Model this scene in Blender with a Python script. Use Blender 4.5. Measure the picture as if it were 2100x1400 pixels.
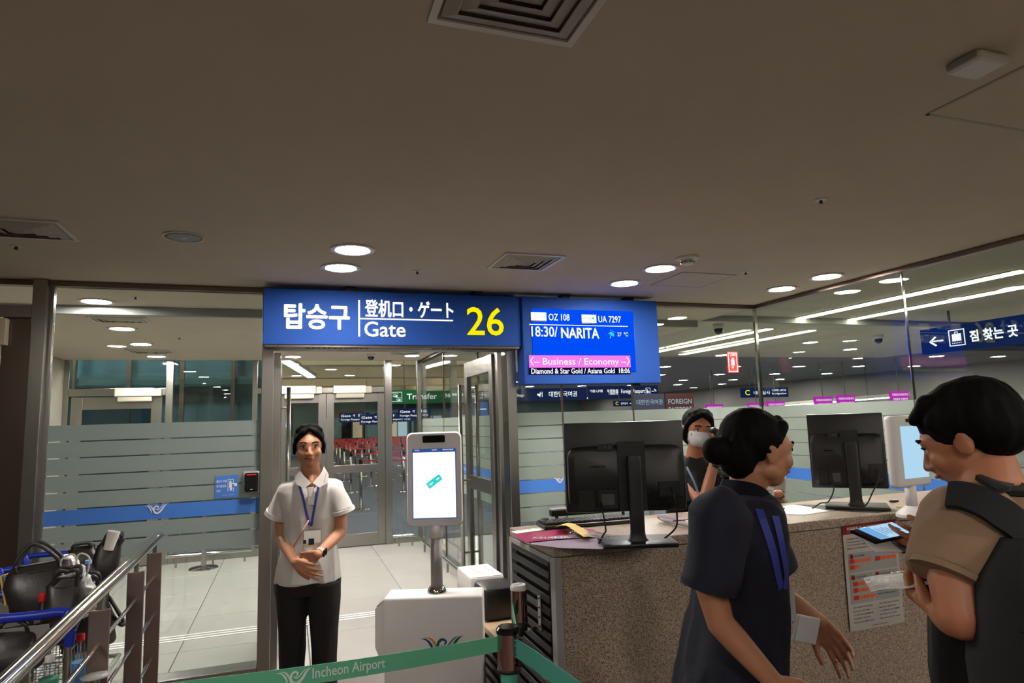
import bpy, bmesh, math, random
from mathutils import Vector, Matrix, noise
random.seed(7)
for o in list(bpy.data.objects): bpy.data.objects.remove(o)
SC = bpy.context.scene; COL = SC.collection
V = Vector; PI = math.pi

# ------------------------------------------------------------------ camera, world, exposure
FPX = 1316.57
YAW, PIT, ROL = math.radians(19.17), math.radians(6.985), math.radians(-1.768)
CAM = V((0, 0, 1.6))
fw = V((math.sin(YAW)*math.cos(PIT), math.cos(YAW)*math.cos(PIT), math.sin(PIT)))
r0 = V((math.cos(YAW), -math.sin(YAW), 0)); u0 = r0.cross(fw)
CR = math.cos(ROL)*r0 + math.sin(ROL)*u0; CU = -math.sin(ROL)*r0 + math.cos(ROL)*u0
cam = bpy.data.cameras.new('camera'); co = bpy.data.objects.new('camera', cam); COL.objects.link(co)
cam.sensor_width = 36; cam.lens = FPX/2100*36; cam.clip_end = 200; cam.clip_start = .05
mw = Matrix((CR, CU, -fw)).transposed().to_4x4(); mw.translation = CAM; co.matrix_world = mw
SC.camera = co
w = bpy.data.worlds.new('world'); SC.world = w; w.use_nodes = True
w.node_tree.nodes['Background'].inputs[0].default_value = (.75, .72, .68, 1)
w.node_tree.nodes['Background'].inputs[1].default_value = .06
SC.view_settings.view_transform = 'Standard'; SC.view_settings.look = 'None'
SC.view_settings.gamma = 1; SC.view_settings.use_curve_mapping = False
SC.view_settings.exposure = 0.0
try:
    SC.cycles.transparent_max_bounces = 40; SC.cycles.max_bounces = 8; SC.cycles.diffuse_bounces = 4
    SC.cycles.glossy_bounces = 5; SC.cycles.sample_clamp_indirect = 4; SC.cycles.use_denoising = True
except Exception: pass
LAMP = 300.0      # radiance of the downlight lenses
HALL_EMIT = 230.0

def ray(px, py): return CR*((px-1050)/FPX) - CU*((py-700)/FPX) + fw
def at(px, py, D): return CAM + ray(px, py)*D                  # D: distance along the view axis
def onY(px, py, Y): d = ray(px, py); return CAM + d*(Y/d.y)
def onX(px, py, X): d = ray(px, py); return CAM + d*(X/d.x)
def onZ(px, py, Z): d = ray(px, py); return CAM + d*((Z-1.6)/d.z)

# ------------------------------------------------------------------ materials
M = {}
def srgb(c): return tuple((x/255/12.92 if x/255 <= .04045 else ((x/255+.055)/1.055)**2.4) for x in c)
def mat(name, rgb, rough=.5, metal=0, emit=0, ergb=None, noise_s=0, noise_a=0, bump=0, bscale=60, stretch=None, spec=.5, sss=0, coat=0):
    m = bpy.data.materials.new(name); m.use_nodes = True; nt = m.node_tree; b = nt.nodes['Principled BSDF']
    c = srgb(rgb)
    b.inputs['Base Color'].default_value = (*c, 1); b.inputs['Roughness'].default_value = rough
    b.inputs['Metallic'].default_value = metal; b.inputs['Specular IOR Level'].default_value = spec
    if coat: b.inputs['Coat Weight'].default_value = coat; b.inputs['Coat Roughness'].default_value = .08
    if sss: b.inputs['Subsurface Weight'].default_value = sss; b.inputs['Subsurface Scale'].default_value = .01; b.inputs['Subsurface Radius'].default_value = (1, .35, .2)
    if emit:
        b.inputs['Emission Color'].default_value = (*srgb(ergb or rgb), 1); b.inputs['Emission Strength'].default_value = emit
    if noise_s or bump:
        tc = nt.nodes.new('ShaderNodeTexCoord'); mp = nt.nodes.new('ShaderNodeMapping'); nt.links.new(tc.outputs['Object'], mp.inputs[0])
        if stretch: mp.inputs['Scale'].default_value = stretch
    if noise_s:
        n = nt.nodes.new('ShaderNodeTexNoise'); n.inputs['Scale'].default_value = noise_s; n.inputs['Detail'].default_value = 4
        nt.links.new(mp.outputs[0], n.inputs[0])
        r = nt.nodes.new('ShaderNodeValToRGB'); r.color_ramp.elements[0].position = .3; r.color_ramp.elements[1].position = .7
        r.color_ramp.elements[0].color = (*[x*(1-noise_a) for x in c], 1); r.color_ramp.elements[1].color = (*[min(1, x*(1+noise_a)) for x in c], 1)
        nt.links.new(n.outputs[0], r.inputs[0]); nt.links.new(r.outputs[0], b.inputs['Base Color'])
    if bump:
        n2 = nt.nodes.new('ShaderNodeTexNoise'); n2.inputs['Scale'].default_value = bscale; n2.inputs['Detail'].default_value = 5
        nt.links.new(mp.outputs[0], n2.inputs[0]); bp = nt.nodes.new('ShaderNodeBump'); bp.inputs['Strength'].default_value = bump; bp.inputs['Distance'].default_value = .01
        nt.links.new(n2.outputs[0], bp.inputs['Height']); nt.links.new(bp.outputs[0], b.inputs['Normal'])
    M[name] = m; return m
def glassmat(name, tint, refl=.9, rough=0.0):
    m = bpy.data.materials.new(name); m.use_nodes = True; nt = m.node_tree; nt.nodes.clear()
    o = nt.nodes.new('ShaderNodeOutputMaterial'); mx = nt.nodes.new('ShaderNodeMixShader'); t = nt.nodes.new('ShaderNodeBsdfTransparent'); g = nt.nodes.new('ShaderNodeBsdfGlossy')
    lw = nt.nodes.new('ShaderNodeLayerWeight'); lw.inputs[0].default_value = .5
    p5 = nt.nodes.new('ShaderNodeMath'); p5.operation = 'POWER'; p5.inputs[1].default_value = 5
    f = nt.nodes.new('ShaderNodeMath'); f.operation = 'MULTIPLY_ADD'; f.inputs[1].default_value = .96; f.inputs[2].default_value = .04
    nt.links.new(lw.outputs['Facing'], p5.inputs[0]); nt.links.new(p5.outputs[0], f.inputs[0])
    t.inputs[0].default_value = (*tint, 1); g.inputs[0].default_value = (refl, refl, refl, 1); g.inputs['Roughness'].default_value = rough
    nt.links.new(f.outputs[0], mx.inputs[0]); nt.links.new(t.outputs[0], mx.inputs[1]); nt.links.new(g.outputs[0], mx.inputs[2]); nt.links.new(mx.outputs[0], o.inputs[0])
    M[name] = m; return m
def filmmat(name, rgb, clear=.12, transl=.5):
    m = bpy.data.materials.new(name); m.use_nodes = True; nt = m.node_tree; nt.nodes.clear()
    o = nt.nodes.new('ShaderNodeOutputMaterial'); d = nt.nodes.new('ShaderNodeBsdfDiffuse'); t = nt.nodes.new('ShaderNodeBsdfTranslucent'); tr = nt.nodes.new('ShaderNodeBsdfTransparent')
    c = (*srgb(rgb), 1); d.inputs[0].default_value = c; t.inputs[0].default_value = c
    a = nt.nodes.new('ShaderNodeMixShader'); a.inputs[0].default_value = transl; b = nt.nodes.new('ShaderNodeMixShader'); b.inputs[0].default_value = clear
    nt.links.new(d.outputs[0], a.inputs[1]); nt.links.new(t.outputs[0], a.inputs[2]); nt.links.new(a.outputs[0], b.inputs[1]); nt.links.new(tr.outputs[0], b.inputs[2]); nt.links.new(b.outputs[0], o.inputs[0])
    M[name] = m; return m
def emitmat(name, rgb, s=1.0):
    m = bpy.data.materials.new(name); m.use_nodes = True; nt = m.node_tree; nt.nodes.clear()
    o = nt.nodes.new('ShaderNodeOutputMaterial'); e = nt.nodes.new('ShaderNodeEmission'); e.inputs[0].default_value = (*srgb(rgb), 1); e.inputs[1].default_value = s
    nt.links.new(e.outputs[0], o.inputs[0]); M[name] = m; return m

mat('plaster', (198, 186, 168), .9, noise_s=3, noise_a=.03, bump=.05, bscale=200)
mat('plaster_dark', (122, 117, 112), .8)
mat('hall_grey', (172, 168, 154), .8)
mat('cream', (215, 205, 180), .7)
mat('wall_stone', (160, 155, 143), .6, noise_s=6, noise_a=.06)
mat('white_metal', (215, 212, 205), .35)
mat('steel', (170, 167, 163), .27, 1, noise_s=3, noise_a=.06, bump=.04, bscale=300, stretch=(1, 1, .02))
mat('steel_dark', (122, 108, 98), .3, 1, noise_s=3, noise_a=.08, stretch=(1, 1, .05))
mat('chrome', (225, 222, 220), .1, 1)
mat('post_chrome', (185, 150, 145), .12, 1)
mat('dark_trim', (52, 46, 40), .5)
mat('black', (14, 14, 15), .45)
mat('black_plastic', (17, 16, 16), .38, bump=.03, bscale=400)
mat('black_gloss', (10, 10, 12), .08)
mat('tile', (176, 174, 171), .18, noise_s=2, noise_a=.03, coat=.2)
mat('grout', (95, 92, 86), .8)
mat('carpet', (72, 76, 86), .95, noise_s=40, noise_a=.1)
mat('floor_room', (92, 80, 72), .3, noise_s=3, noise_a=.05)
mat('kiosk_white', (226, 223, 222), .4)
mat('kiosk_grey', (150, 148, 146), .4)
mat('blue_sign', (20, 58, 126), .75, emit=.03, ergb=(30, 85, 190), spec=.2)
mat('blue_film', (62, 118, 200), .55)
mat('white_paint', (225, 225, 225), .5)
mat('rail_post', (134, 116, 112), .45, .8)
mat('teal_wall', (48, 84, 100), .5)
mat('step_grey', (140, 142, 142), .7)
mat('duct', (118, 108, 94), .7)
mat('maroon', (66, 16, 26), .5)
mat('label_grey', (70, 70, 70), .6)
ORD = ['first', 'second', 'third', 'fourth', 'fifth', 'sixth', 'seventh', 'eighth', 'ninth', 'tenth', 'eleventh', 'twelfth', 'thirteenth', 'fourteenth', 'fifteenth', 'sixteenth', 'seventeenth', 'eighteenth', 'nineteenth', 'twentieth'] + ['%d-th' % k for k in range(21, 40)]
mat('red_print', (190, 40, 38), .5)
mat('white_print', (205, 220, 212), .7)
mat('orange_print', (225, 95, 45), .5)
mat('grey_print', (150, 150, 148), .5)
mat('dark_print', (60, 55, 58), .6)
mat('paper', (225, 222, 216), .7)
mat('ticket', (248, 246, 242), .6)
mat('poster_paper', (178, 172, 166), .5)
mat('poster_red', (120, 22, 24), .4)
mat('yellow_paper', (205, 175, 95), .7)
mat('magenta_print', (150, 30, 80), .35)
mat('film_purple', (165, 150, 168), .25)
mat('cart_blue', (20, 45, 165), .3)
mat('leather', (38, 33, 31), .38, bump=.07, bscale=90)
mat('leather_handle', (34, 30, 29), .5)
mat('plastic_bag', (205, 205, 205), .35)
mat('skin', (176, 122, 92), .5, sss=.12)
mat('skin_far', (170, 112, 84), .5, sss=.12)
mat('skin_man', (172, 112, 80), .5, sss=.12)
mat('hair', (8, 6, 6), .75, spec=.12, bump=.15, bscale=60, stretch=(4, 4, .6))
mat('eye_white', (200, 195, 190), .3)
mat('iris', (25, 16, 12), .2)
mat('lips', (140, 72, 65), .5)
mat('white_fabric', (205, 200, 196), .85, bump=.12, bscale=250)
mat('black_fabric', (24, 21, 22), .9)
mat('navy_fabric', (17, 19, 36), .9, bump=.1, bscale=250)
mat('tan_fabric', (134, 108, 84), .9, bump=.12, bscale=250)
mat('dark_fabric', (15, 15, 17), .9)
mat('lanyard_blue', (48, 60, 150), .6)
mat('lanyard_pale', (120, 140, 170), .6)
mat('belt_green', (92, 172, 136), .75, bump=.08, bscale=500)
mat('belt_teal', (80, 165, 148), .75)
mat('belt_red', (190, 38, 62), .7)
mat('pink_plastic', (215, 170, 160), .4)
mat('shoe', (18, 17, 17), .4)
mat('wood', (170, 145, 118), .5, noise_s=5, noise_a=.08, stretch=(1, 12, 1))
mat('slat', (34, 33, 34), .35)
mat('passport', (42, 46, 82), .6)
mat('cola', (45, 16, 10), .15)
mat('red_plastic', (205, 28, 30), .35)
mat('blue_plastic', (110, 160, 215), .35)
mat('shop_teal', (70, 105, 115), .6)
mat('mask', (215, 215, 220), .8)
mat('seat_grey', (95, 105, 120), .6)
# granite: pale ground with dark specks
def granite(name, base, speck):
    m = mat(name, base, .3); nt = m.node_tree; b = nt.nodes['Principled BSDF']
    tc = nt.nodes.new('ShaderNodeTexCoord')
    n1 = nt.nodes.new('ShaderNodeTexNoise'); n1.inputs['Scale'].default_value = 190; n1.inputs['Detail'].default_value = 2
    n2 = nt.nodes.new('ShaderNodeTexNoise'); n2.inputs['Scale'].default_value = 70; n2.inputs['Detail'].default_value = 3
    r1 = nt.nodes.new('ShaderNodeValToRGB'); r1.color_ramp.elements[0].position = .38; r1.color_ramp.elements[1].position = .48
    r1.color_ramp.elements[0].color = (*srgb(speck), 1); r1.color_ramp.elements[1].color = (*srgb(base), 1)
    r2 = nt.nodes.new('ShaderNodeValToRGB'); r2.color_ramp.elements[0].position = .35; r2.color_ramp.elements[1].position = .65
    r2.color_ramp.elements[0].color = (.72, .64, .58, 1); r2.color_ramp.elements[1].color = (1.0, 1.0, .98, 1)
    mx = nt.nodes.new('ShaderNodeMix'); mx.data_type = 'RGBA'; mx.blend_type = 'MULTIPLY'; mx.inputs[0].default_value = 1
    for n in (n1, n2): nt.links.new(tc.outputs['Object'], n.inputs[0])
    nt.links.new(n1.outputs[0], r1.inputs[0]); nt.links.new(n2.outputs[0], r2.inputs[0])
    nt.links.new(r1.outputs[0], mx.inputs[6]); nt.links.new(r2.outputs[0], mx.inputs[7]); nt.links.new(mx.outputs[2], b.inputs['Base Color'])
granite('granite', (182, 166, 152), (74, 60, 54))
glassmat('glass', (.93, .96, .94)); glassmat('glass_teal', (.30, .50, .55)); glassmat('plastic_clear', (.85, .87, .9), .8, .15)
filmmat('frost', (156, 165, 163), .06, .5); filmmat('frost_pale', (170, 181, 173), .05, .5)
emitmat('lamp_lens', (255, 247, 238), LAMP); emitmat('hall_lens', (255, 252, 245), HALL_EMIT); emitmat('strip_lens', (255, 248, 218), 24.0)
emitmat('strip_hot', (235, 245, 255), 14)
emitmat('cove_lens', (255, 240, 205), 60)
emitmat('lit_white', (250, 252, 255), 1.15); emitmat('lit_yellow', (255, 238, 0), 1.0); emitmat('screen_blue', (0, 78, 250), 1.0)
emitmat('screen_pink', (255, 130, 245), .95); emitmat('screen_navy', (20, 8, 60), 1.0); emitmat('screen_white', (248, 248, 255), 1.15)
emitmat('screen_cyan', (40, 215, 205), 1.0); emitmat('screen_pale', (175, 215, 240), 1.0); emitmat('sign_green', (38, 105, 62), .8)
emitmat('sign_navy', (22, 42, 92), .6); emitmat('sign_magenta', (200, 45, 190), .9); emitmat('sign_azure', (60, 120, 215), .9); emitmat('screen_green', (85, 145, 70), .9)
emitmat('phone_blue', (120, 180, 235), .9); emitmat('ui_blue', (50, 80, 140), 1.0); emitmat('lit_dim', (190, 215, 225), .7)

# ------------------------------------------------------------------ object helpers
def tag(o, label=None, cat=None, group=None, kind=None):
    if label: o['label'] = label
    if cat: o['category'] = cat
    if group: o['group'] = group
    if kind: o['kind'] = kind
    return o
def wloc(o):
    p = V((0, 0, 0))
    while o is not None: p = p + o.location; o = o.parent
    return p
def thing(name, label, cat, loc=(0, 0, 0), group=None, kind=None):
    o = bpy.data.objects.new(name, None); o.empty_display_size = .1; COL.objects.link(o); o.location = loc
    return tag(o, label, cat, group, kind)
def link(name, me, m, parent=None, smooth=False):
    o = bpy.data.objects.new(name, me); COL.objects.link(o)
    if m is not None:
        me.materials.clear(); me.materials.append(M[m] if isinstance(m, str) else m)
    if parent is not None:
        d = wloc(parent); me.transform(Matrix.Translation(-d)); o.parent = parent
    if smooth:
        for p in me.polygons: p.use_smooth = True
    return o
class MB:
    def __init__(s): s.b = bmesh.new()
    def box(s, a, b, bev=0):
        a, b = V(a), V(b); c = (a+b)/2; d = b-a
        r = bmesh.ops.create_cube(s.b, size=1, matrix=Matrix.Translation(c) @ Matrix.Diagonal((abs(d.x), abs(d.y), abs(d.z), 1)))
        if bev:
            es = list({e for v in r['verts'] for e in v.link_edges}); bmesh.ops.bevel(s.b, geom=es, offset=bev, segments=2, affect='EDGES', profile=.5)
        return s
    def obox(s, c, ax, ay, az, bev=0, seg=2):           # oriented box: centre and three full-length axis vectors
        m = Matrix((ax, ay, az)).transposed().to_4x4(); m.translation = c
        r = bmesh.ops.create_cube(s.b, size=1, matrix=m)
        if bev:
            es = list({e for v in r['verts'] for e in v.link_edges}); bmesh.ops.bevel(s.b, geom=es, offset=bev, segments=seg, affect='EDGES', profile=.5)
        return s
    def cyl(s, p, q, r1, r2=None, seg=20, caps=True):
        p, q = V(p), V(q); r2 = r1 if r2 is None else r2; d = q-p; L = d.length or 1e-6
        m = Matrix.Translation((p+q)/2) @ d.to_track_quat('Z', 'Y').to_matrix().to_4x4()
        bmesh.ops.create_cone(s.b, cap_ends=caps, segments=seg, radius1=r1, radius2=r2, depth=L, matrix=m); return s
    def ell(s, c, r, rot=None, u=20, v=12):
        c = V(c); q = rot.to_3x3() if rot else None; f = s.b.faces.new; nv = s.b.verts.new
        def P(x, y, z):
            p = V((x*r[0], y*r[1], z*r[2])); return nv(c+(q @ p if q else p))
        top, bot = P(0, 0, 1), P(0, 0, -1); rows = []
        for j in range(1, v):
            th = PI*j/v; st, ct = math.sin(th), math.cos(th); rows.append([P(st*math.cos(2*PI*i/u), st*math.sin(2*PI*i/u), ct) for i in range(u)])
        for i in range(u):
            k = (i+1) % u; f((top, rows[0][i], rows[0][k])); f((bot, rows[-1][k], rows[-1][i]))
            for a, b in zip(rows[:-1], rows[1:]): f((a[i], b[i], b[k], a[k]))
        return s
    def cap(s, p, r1, q, r2, seg=14):                    # tapered capsule
        s.cyl(p, q, r1, r2, seg); s.ell(p, (r1,)*3, u=seg, v=8); s.ell(q, (r2,)*3, u=seg, v=8); return s
    def limb(s, pts, seg=14):
        for (p, a), (q, b) in zip(pts[:-1], pts[1:]): s.cap(p, a, q, b, seg)
        return s
    def rings(s, rs, caps=True):                         # rs: list of vertex-position rings
        vs = [[s.b.verts.new(p) for p in r] for r in rs]; n = len(vs[0])
        for a, b in zip(vs[:-1], vs[1:]):
            for i in range(n): s.b.faces.new((a[i], a[(i+1) % n], b[(i+1) % n], b[i]))
        if caps: s.b.faces.new(vs[0][::-1]); s.b.faces.new(vs[-1])
        return s
    def loft(s, secs, n=28, caps=True, e=2.0):           # secs: (centre, ax, ay) with half-axis vectors; superellipse exponent e
        out = []
        for c, ax, ay in secs:
            r = []
            for i in range(n):
                t = 2*PI*i/n; ct, st = math.cos(t), math.sin(t)
                r.append(V(c) + V(ax)*(abs(ct)**(2/e)*(1 if ct >= 0 else -1)) + V(ay)*(abs(st)**(2/e)*(1 if st >= 0 else -1)))
            out.append(r)
        return s.rings(out, caps)
    def tube(s, pts, r, seg=10, caps=True, flat=None):   # swept tube, flat=(w, h, up) gives a ribbon section
        pts = [V(p) for p in pts]; out = []; up = V((0, 0, 1)) if flat is None else V(flat[2])
        for i, p in enumerate(pts):
            d = (pts[min(i+1, len(pts)-1)]-pts[max(i-1, 0)]).normalized()
            a = d.cross(up)
            if a.length < 1e-3: a = d.cross(V((1, .2, 0)))
            a.normalize(); b = a.cross(d).normalized()
            if flat is None:
                rr = r[i] if isinstance(r, (list, tuple)) else r
                out.append([p + a*math.cos(2*PI*k/seg)*rr + b*math.sin(2*PI*k/seg)*rr for k in range(seg)])
            else:
                w_, h_ = flat[0]/2, flat[1]/2; out.append([p+a*w_+b*h_, p-a*w_+b*h_, p-a*w_-b*h_, p+a*w_-b*h_])
        return s.rings(out, caps)
    def prism(s, pts, d):                                # polygon and thickness vector
        pts = [V(p) for p in pts]; d = V(d); a = [s.b.verts.new(p) for p in pts]; b = [s.b.verts.new(p+d) for p in pts]; n = len(a)
        s.b.faces.new(a); s.b.faces.new(b[::-1])
        for i in range(n): s.b.faces.new((a[i], b[i], b[(i+1) % n], a[(i+1) % n]))
        return s
    def lathe(s, prof, c, seg=28, axis=V((0, 0, 1)), caps=True):    # prof: (r, h)
        q = axis.to_track_quat('Z', 'Y').to_matrix()
        return s.rings([[V(c)+q @ V((r*math.cos(2*PI*k/seg), r*math.sin(2*PI*k/seg), h)) for k in range(seg)] for r, h in prof], caps)
    def mesh(s, name='mesh'):
        bmesh.ops.recalc_face_normals(s.b, faces=s.b.faces); me = bpy.data.meshes.new(name); s.b.to_mesh(me); s.b.free(); return me
    def build(s, name, m, parent=None, smooth=False, auto=False):
        me = s.mesh(name); o = link(name, me, m, parent, smooth)
        if auto: me.set_sharp_from_angle(angle=math.radians(40))
        return o
def smo(s, name, m, parent=None, ang=40):
    me = s.mesh(name); o = link(name, me, m, parent, True); me.set_sharp_from_angle(angle=math.radians(ang)); return o
def curve_pts(pts, n=8):                                 # Catmull-Rom through points
    pts = [V(p) for p in pts]; out = []
    for i in range(len(pts)-1):
        p0, p1, p2, p3 = pts[max(i-1, 0)], pts[i], pts[i+1], pts[min(i+2, len(pts)-1)]
        for k in range(n):
            t = k/n; out.append(.5*((2*p1)+(p2-p0)*t+(2*p0-5*p1+4*p2-p3)*t*t+(3*p1-p0-3*p2+p3)*t**3))
    return out+[pts[-1]]
TS = bpy.data.scenes.new('scratch'); TL_ = TS.view_layers[0]
def evaluated(o):
    TS.collection.objects.link(o); TL_.update(); dg = TL_.depsgraph
    me = bpy.data.meshes.new_from_object(o.evaluated_get(dg)); bpy.data.objects.remove(o); return me
def remeshed(mb, name, m, parent, vox=.006, it=4, fold=0, fs=(9, 9, 3)):
    me = mb.mesh(name+'_src'); o = bpy.data.objects.new('tmp', me)
    r = o.modifiers.new('r', 'REMESH'); r.mode = 'VOXEL'; r.voxel_size = vox; r.use_smooth_shade = True
    sm = o.modifiers.new('s', 'SMOOTH'); sm.iterations = it; sm.factor = .6
    nm = evaluated(o)
    nm.name = name
    if fold:
        nm.update(); ns = [v.normal.copy() for v in nm.vertices]
        for v, n in zip(nm.vertices, ns):
            c = v.co; q = V((c.x*fs[0], c.y*fs[1], c.z*fs[2])); k = noise.noise(q + V((3, 1, 7))); k2 = noise.noise(q*2.3)
            v.co = c + n*fold*((1-abs(k)*3.2)*.8 + k2*.5)
    return link(name, nm, m, parent, True)

from mathutils.bvhtree import BVHTree
def surface(o):                                          # world-space lookup of an object's surface
    d = wloc(o); me = o.data; return BVHTree.FromPolygons([v.co+d for v in me.vertices], [p.vertices[:] for p in me.polygons])
def onto(bvh, px, py, off=.006, D=2.0):
    d = ray(px, py).normalized(); h = bvh.ray_cast(CAM, d)
    if h[0] is None: return at(px, py, D), -d
    n = h[1] if h[1].dot(d) < 0 else -h[1]; return h[0]+n*off, n
def ribbon(b, pn, w_, th):                               # strap through (point, normal) pairs
    out = []
    for i, (p, n) in enumerate(pn):
        d = (pn[min(i+1, len(pn)-1)][0]-pn[max(i-1, 0)][0]).normalized(); n = (n-d*n.dot(d)).normalized(); s_ = d.cross(n).normalized()
        out.append([p+s_*w_/2+n*th, p-s_*w_/2+n*th, p-s_*w_/2-n*th, p+s_*w_/2-n*th])
    return b.rings(out)
def strap_pn(bvh, pts, off, D, n=6):
    c = curve_pts([V((x, y, 0)) for x, y in pts], n); pn = [onto(bvh, p.x, p.y, off, D) for p in c]
    ps = [p for p, q in pn]
    for _ in range(3): ps = [ps[0]]+[(ps[i-1]+ps[i]*2+ps[i+1])/4 for i in range(1, len(ps)-1)]+[ps[-1]]
    ns = [q for p, q in pn]
    for _ in range(4): ns = [ns[0]]+[(ns[i-1]+ns[i]*2+ns[i+1]).normalized() for i in range(1, len(ns)-1)]+[ns[-1]]
    return list(zip(ps, ns))
def strap_on(bvh, pts, w_, th, off, D, n=6): return ribbon(MB(), strap_pn(bvh, pts, off, D, n), w_, th)

# lettering: a flat mesh fitted into a box given by corner, right and up vectors
def lettering(s, o, rt, upv, m, parent, bold=0.0, name='lettering', shear=0, thick=.0015, fat=0):
    cu = bpy.data.curves.new('t', 'FONT'); cu.body = s; cu.size = 1; cu.offset = bold; cu.extrude = 0; cu.resolution_u = 3; cu.shear = shear
    me = evaluated(bpy.data.objects.new('t', cu))
    xs = [v.co.x for v in me.vertices]; ys = [v.co.y for v in me.vertices]
    if not xs: return None
    x0, x1, y0, y1 = min(xs), max(xs), min(ys), max(ys); rt, upv, o = V(rt), V(upv), V(o); n = rt.cross(upv).normalized()
    for v in me.vertices:
        v.co = o + rt*((v.co.x-x0)/max(x1-x0, 1e-6)) + upv*((v.co.y-y0)/max(y1-y0, 1e-6)) + n*thick
    if fat:                                              # heavier strokes: the glyphs again, shifted by a hair in each direction
        bb = bmesh.new(); r1, u1 = rt.normalized()*fat, upv.normalized()*fat
        for k, (a, c) in enumerate(((0, 0), (1, 0), (-1, 0), (0, 1), (0, -1), (.7, .7), (-.7, -.7), (.7, -.7), (-.7, .7))):
            m2 = me.copy(); m2.transform(Matrix.Translation(r1*a+u1*c+n*.00005*k)); bb.from_mesh(m2); bpy.data.meshes.remove(m2)
        bb.to_mesh(me); bb.free()
    return link(name, me, m, parent)
def plate(o, rt, upv, m, parent, name='panel', thick=.001, off=0.0):
    n = V(rt).cross(V(upv)).normalized(); o = V(o)+n*off
    return MB().prism([o, o+V(rt), o+V(rt)+V(upv), o+V(upv)], n*thick).build(name, m, parent)
# the airport's winged emblem, drawn as tapered strokes in a unit frame (about 2 wide, .8 high)
def stroke(pts, ws):
    pts = curve_pts([V((*p, 0)) for p in pts], 6); L = []; R_ = []; n = len(pts)
    for i, p in enumerate(pts):
        d = (pts[min(i+1, n-1)]-pts[max(i-1, 0)]).normalized(); q = V((-d.y, d.x, 0)); t = i/(n-1)*(len(ws)-1); k = min(int(t), len(ws)-2); w_ = ws[k]+(ws[k+1]-ws[k])*(t-k)
        L.append(p+q*w_/2); R_.append(p-q*w_/2)
    return L, R_
def emblem(c, rt, upv, mats, parent, off=.0015):
    rt, upv = V(rt), V(upv); n = rt.cross(upv).normalized()
    S = [([(-1, .42), (-.72, .36), (-.5, .12), (-.34, -.28)], [.0, .07, .12, .03], mats[0]),
         ([(-.82, .48), (-.52, .40), (-.34, .2), (-.26, -.05)], [.0, .08, .11, .02], mats[1]),
         ([(.12, .1), (.2, .26), (.02, .36), (-.16, .2), (-.18, -.1), (0, -.3), (.25, -.27), (.5, -.02), (.7, .3), (1, .52)], [.05, .1, .12, .13, .15, .17, .16, .15, .12, .0], mats[2]),
         ([(-.02, .1), (.1, .0), (.22, .02), (.42, .22), (.6, .4), (.86, .5)], [.05, .07, .06, .06, .05, .0], mats[2])]
    for pts, ws, m in S:
        L, R_ = stroke(pts, ws); b = MB(); k = lambda p: V(c)+rt*p.x+upv*p.y+n*off
        vl = [b.b.verts.new(k(p)) for p in L]; vr = [b.b.verts.new(k(p)) for p in R_]
        for i in range(len(vl)-1):
            b.b.faces.new((vl[i], vr[i], vr[i+1], vl[i+1]))
        b.build('emblem', m, parent)
# ------------------------------------------------------------------ the setting
CZ, CZ2, YF, YB, XS = 2.54, 2.48, 4.6, 9.0, 3.88
def struct(name, mb, m, parent=None):
    o = mb.build(name, m, parent)
    if parent is None: o['kind'] = 'structure'
    return o
def sroot(name):
    o = bpy.data.objects.new(name, None); o.empty_display_size = .1; COL.objects.link(o); o['kind'] = 'structure'; return o
floor = struct('floor', MB().box((-6, -4, -.1), (18, 40, -.012)), 'grout')
MB().box((-6, -4, -.012), (9, YF-.05, 0)).build('stone_floor', 'floor_room', floor)
MB().box((XS+.1, YF-.05, -.012), (18, YB, 0)).build('stone_floor', 'tile', floor)
MB().box((-6, YB, -.012), (18, 40, 0)).build('carpet', 'carpet', floor)
tm = MB().box((-.447, -.447, -.012), (.447, .447, 0), .003).mesh('tile'); tm.materials.append(M['tile'])
x = -2.55+.45
while x < XS:
    y = YF+.4
    while y < YB:
        o = bpy.data.objects.new('floor_tile', tm); COL.objects.link(o); o.parent = floor; o.location = (x, y, 0); y += .9
    x += .9
# white threshold strips inlaid in the tiles
for k in range(3): MB().box((-2.5, 5.72+k*.06, 0), (1.7, 5.745+k*.06, .004)).build('threshold_strip', 'white_paint', floor)
ceil = struct('ceiling', MB().box((-5, -4, CZ), (XS+.05, 5.5, CZ+.1)), 'plaster')
struct('ceiling.001', MB().box((-5, 5.5, CZ2), (XS, YB, CZ2+.16)), 'plaster')
struct('trim_1', MB().box((-5, 5.44, CZ2-.005), (XS, 5.5, CZ)), 'step_grey')
struct('trim_2', MB().box((XS+.05, 5.44, CZ+.0), (11, 5.5, CZ+.058)), 'step_grey')
struct('ceiling.002', MB().box((XS+.05, -4, 2.6), (11, 9.5, 2.7)), 'hall_grey')
struct('ceiling.003', MB().box((5.0, 9.5, 2.75), (18, 38, 2.85)), 'plaster_dark')
struct('ceiling.004', MB().box((-6, YB+.1, 3.6), (5.0, 38, 3.7)), 'cream')
struct('trim_3', MB().box((4.9, YB+.1, 2.7), (5.0, 38, 3.6)), 'cream')
struct('trim_4', MB().box((-6, YB+.1, 2.9), (4.9, YB+.25, 3.6)), 'cream')
for k in range(5): struct('trim_%d' % (5+k), MB().box((-6, 12+k*4.5, 3.1), (4.9, 12.5+k*4.5, 3.6), .02), 'cream')
struct('wall_back', MB().box((-6, 38, 0), (18, 38.2, 3.7)), 'shop_teal')
struct('wall_right', MB().box((17.8, -4, 0), (18, 38, 3.7)), 'plaster_dark')
struct('wall_left', MB().box((-2.7, YF+.06, 0), (-2.55, YB, CZ2)), 'wall_stone')
struct('wall_left.001', MB().box((-6.1, -4, 0), (-6, 38, 3.7)), 'wall_stone')
struct('wall_behind', MB().box((-6, -4.1, 0), (18, -4, 2.7)), 'wall_stone')
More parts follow.
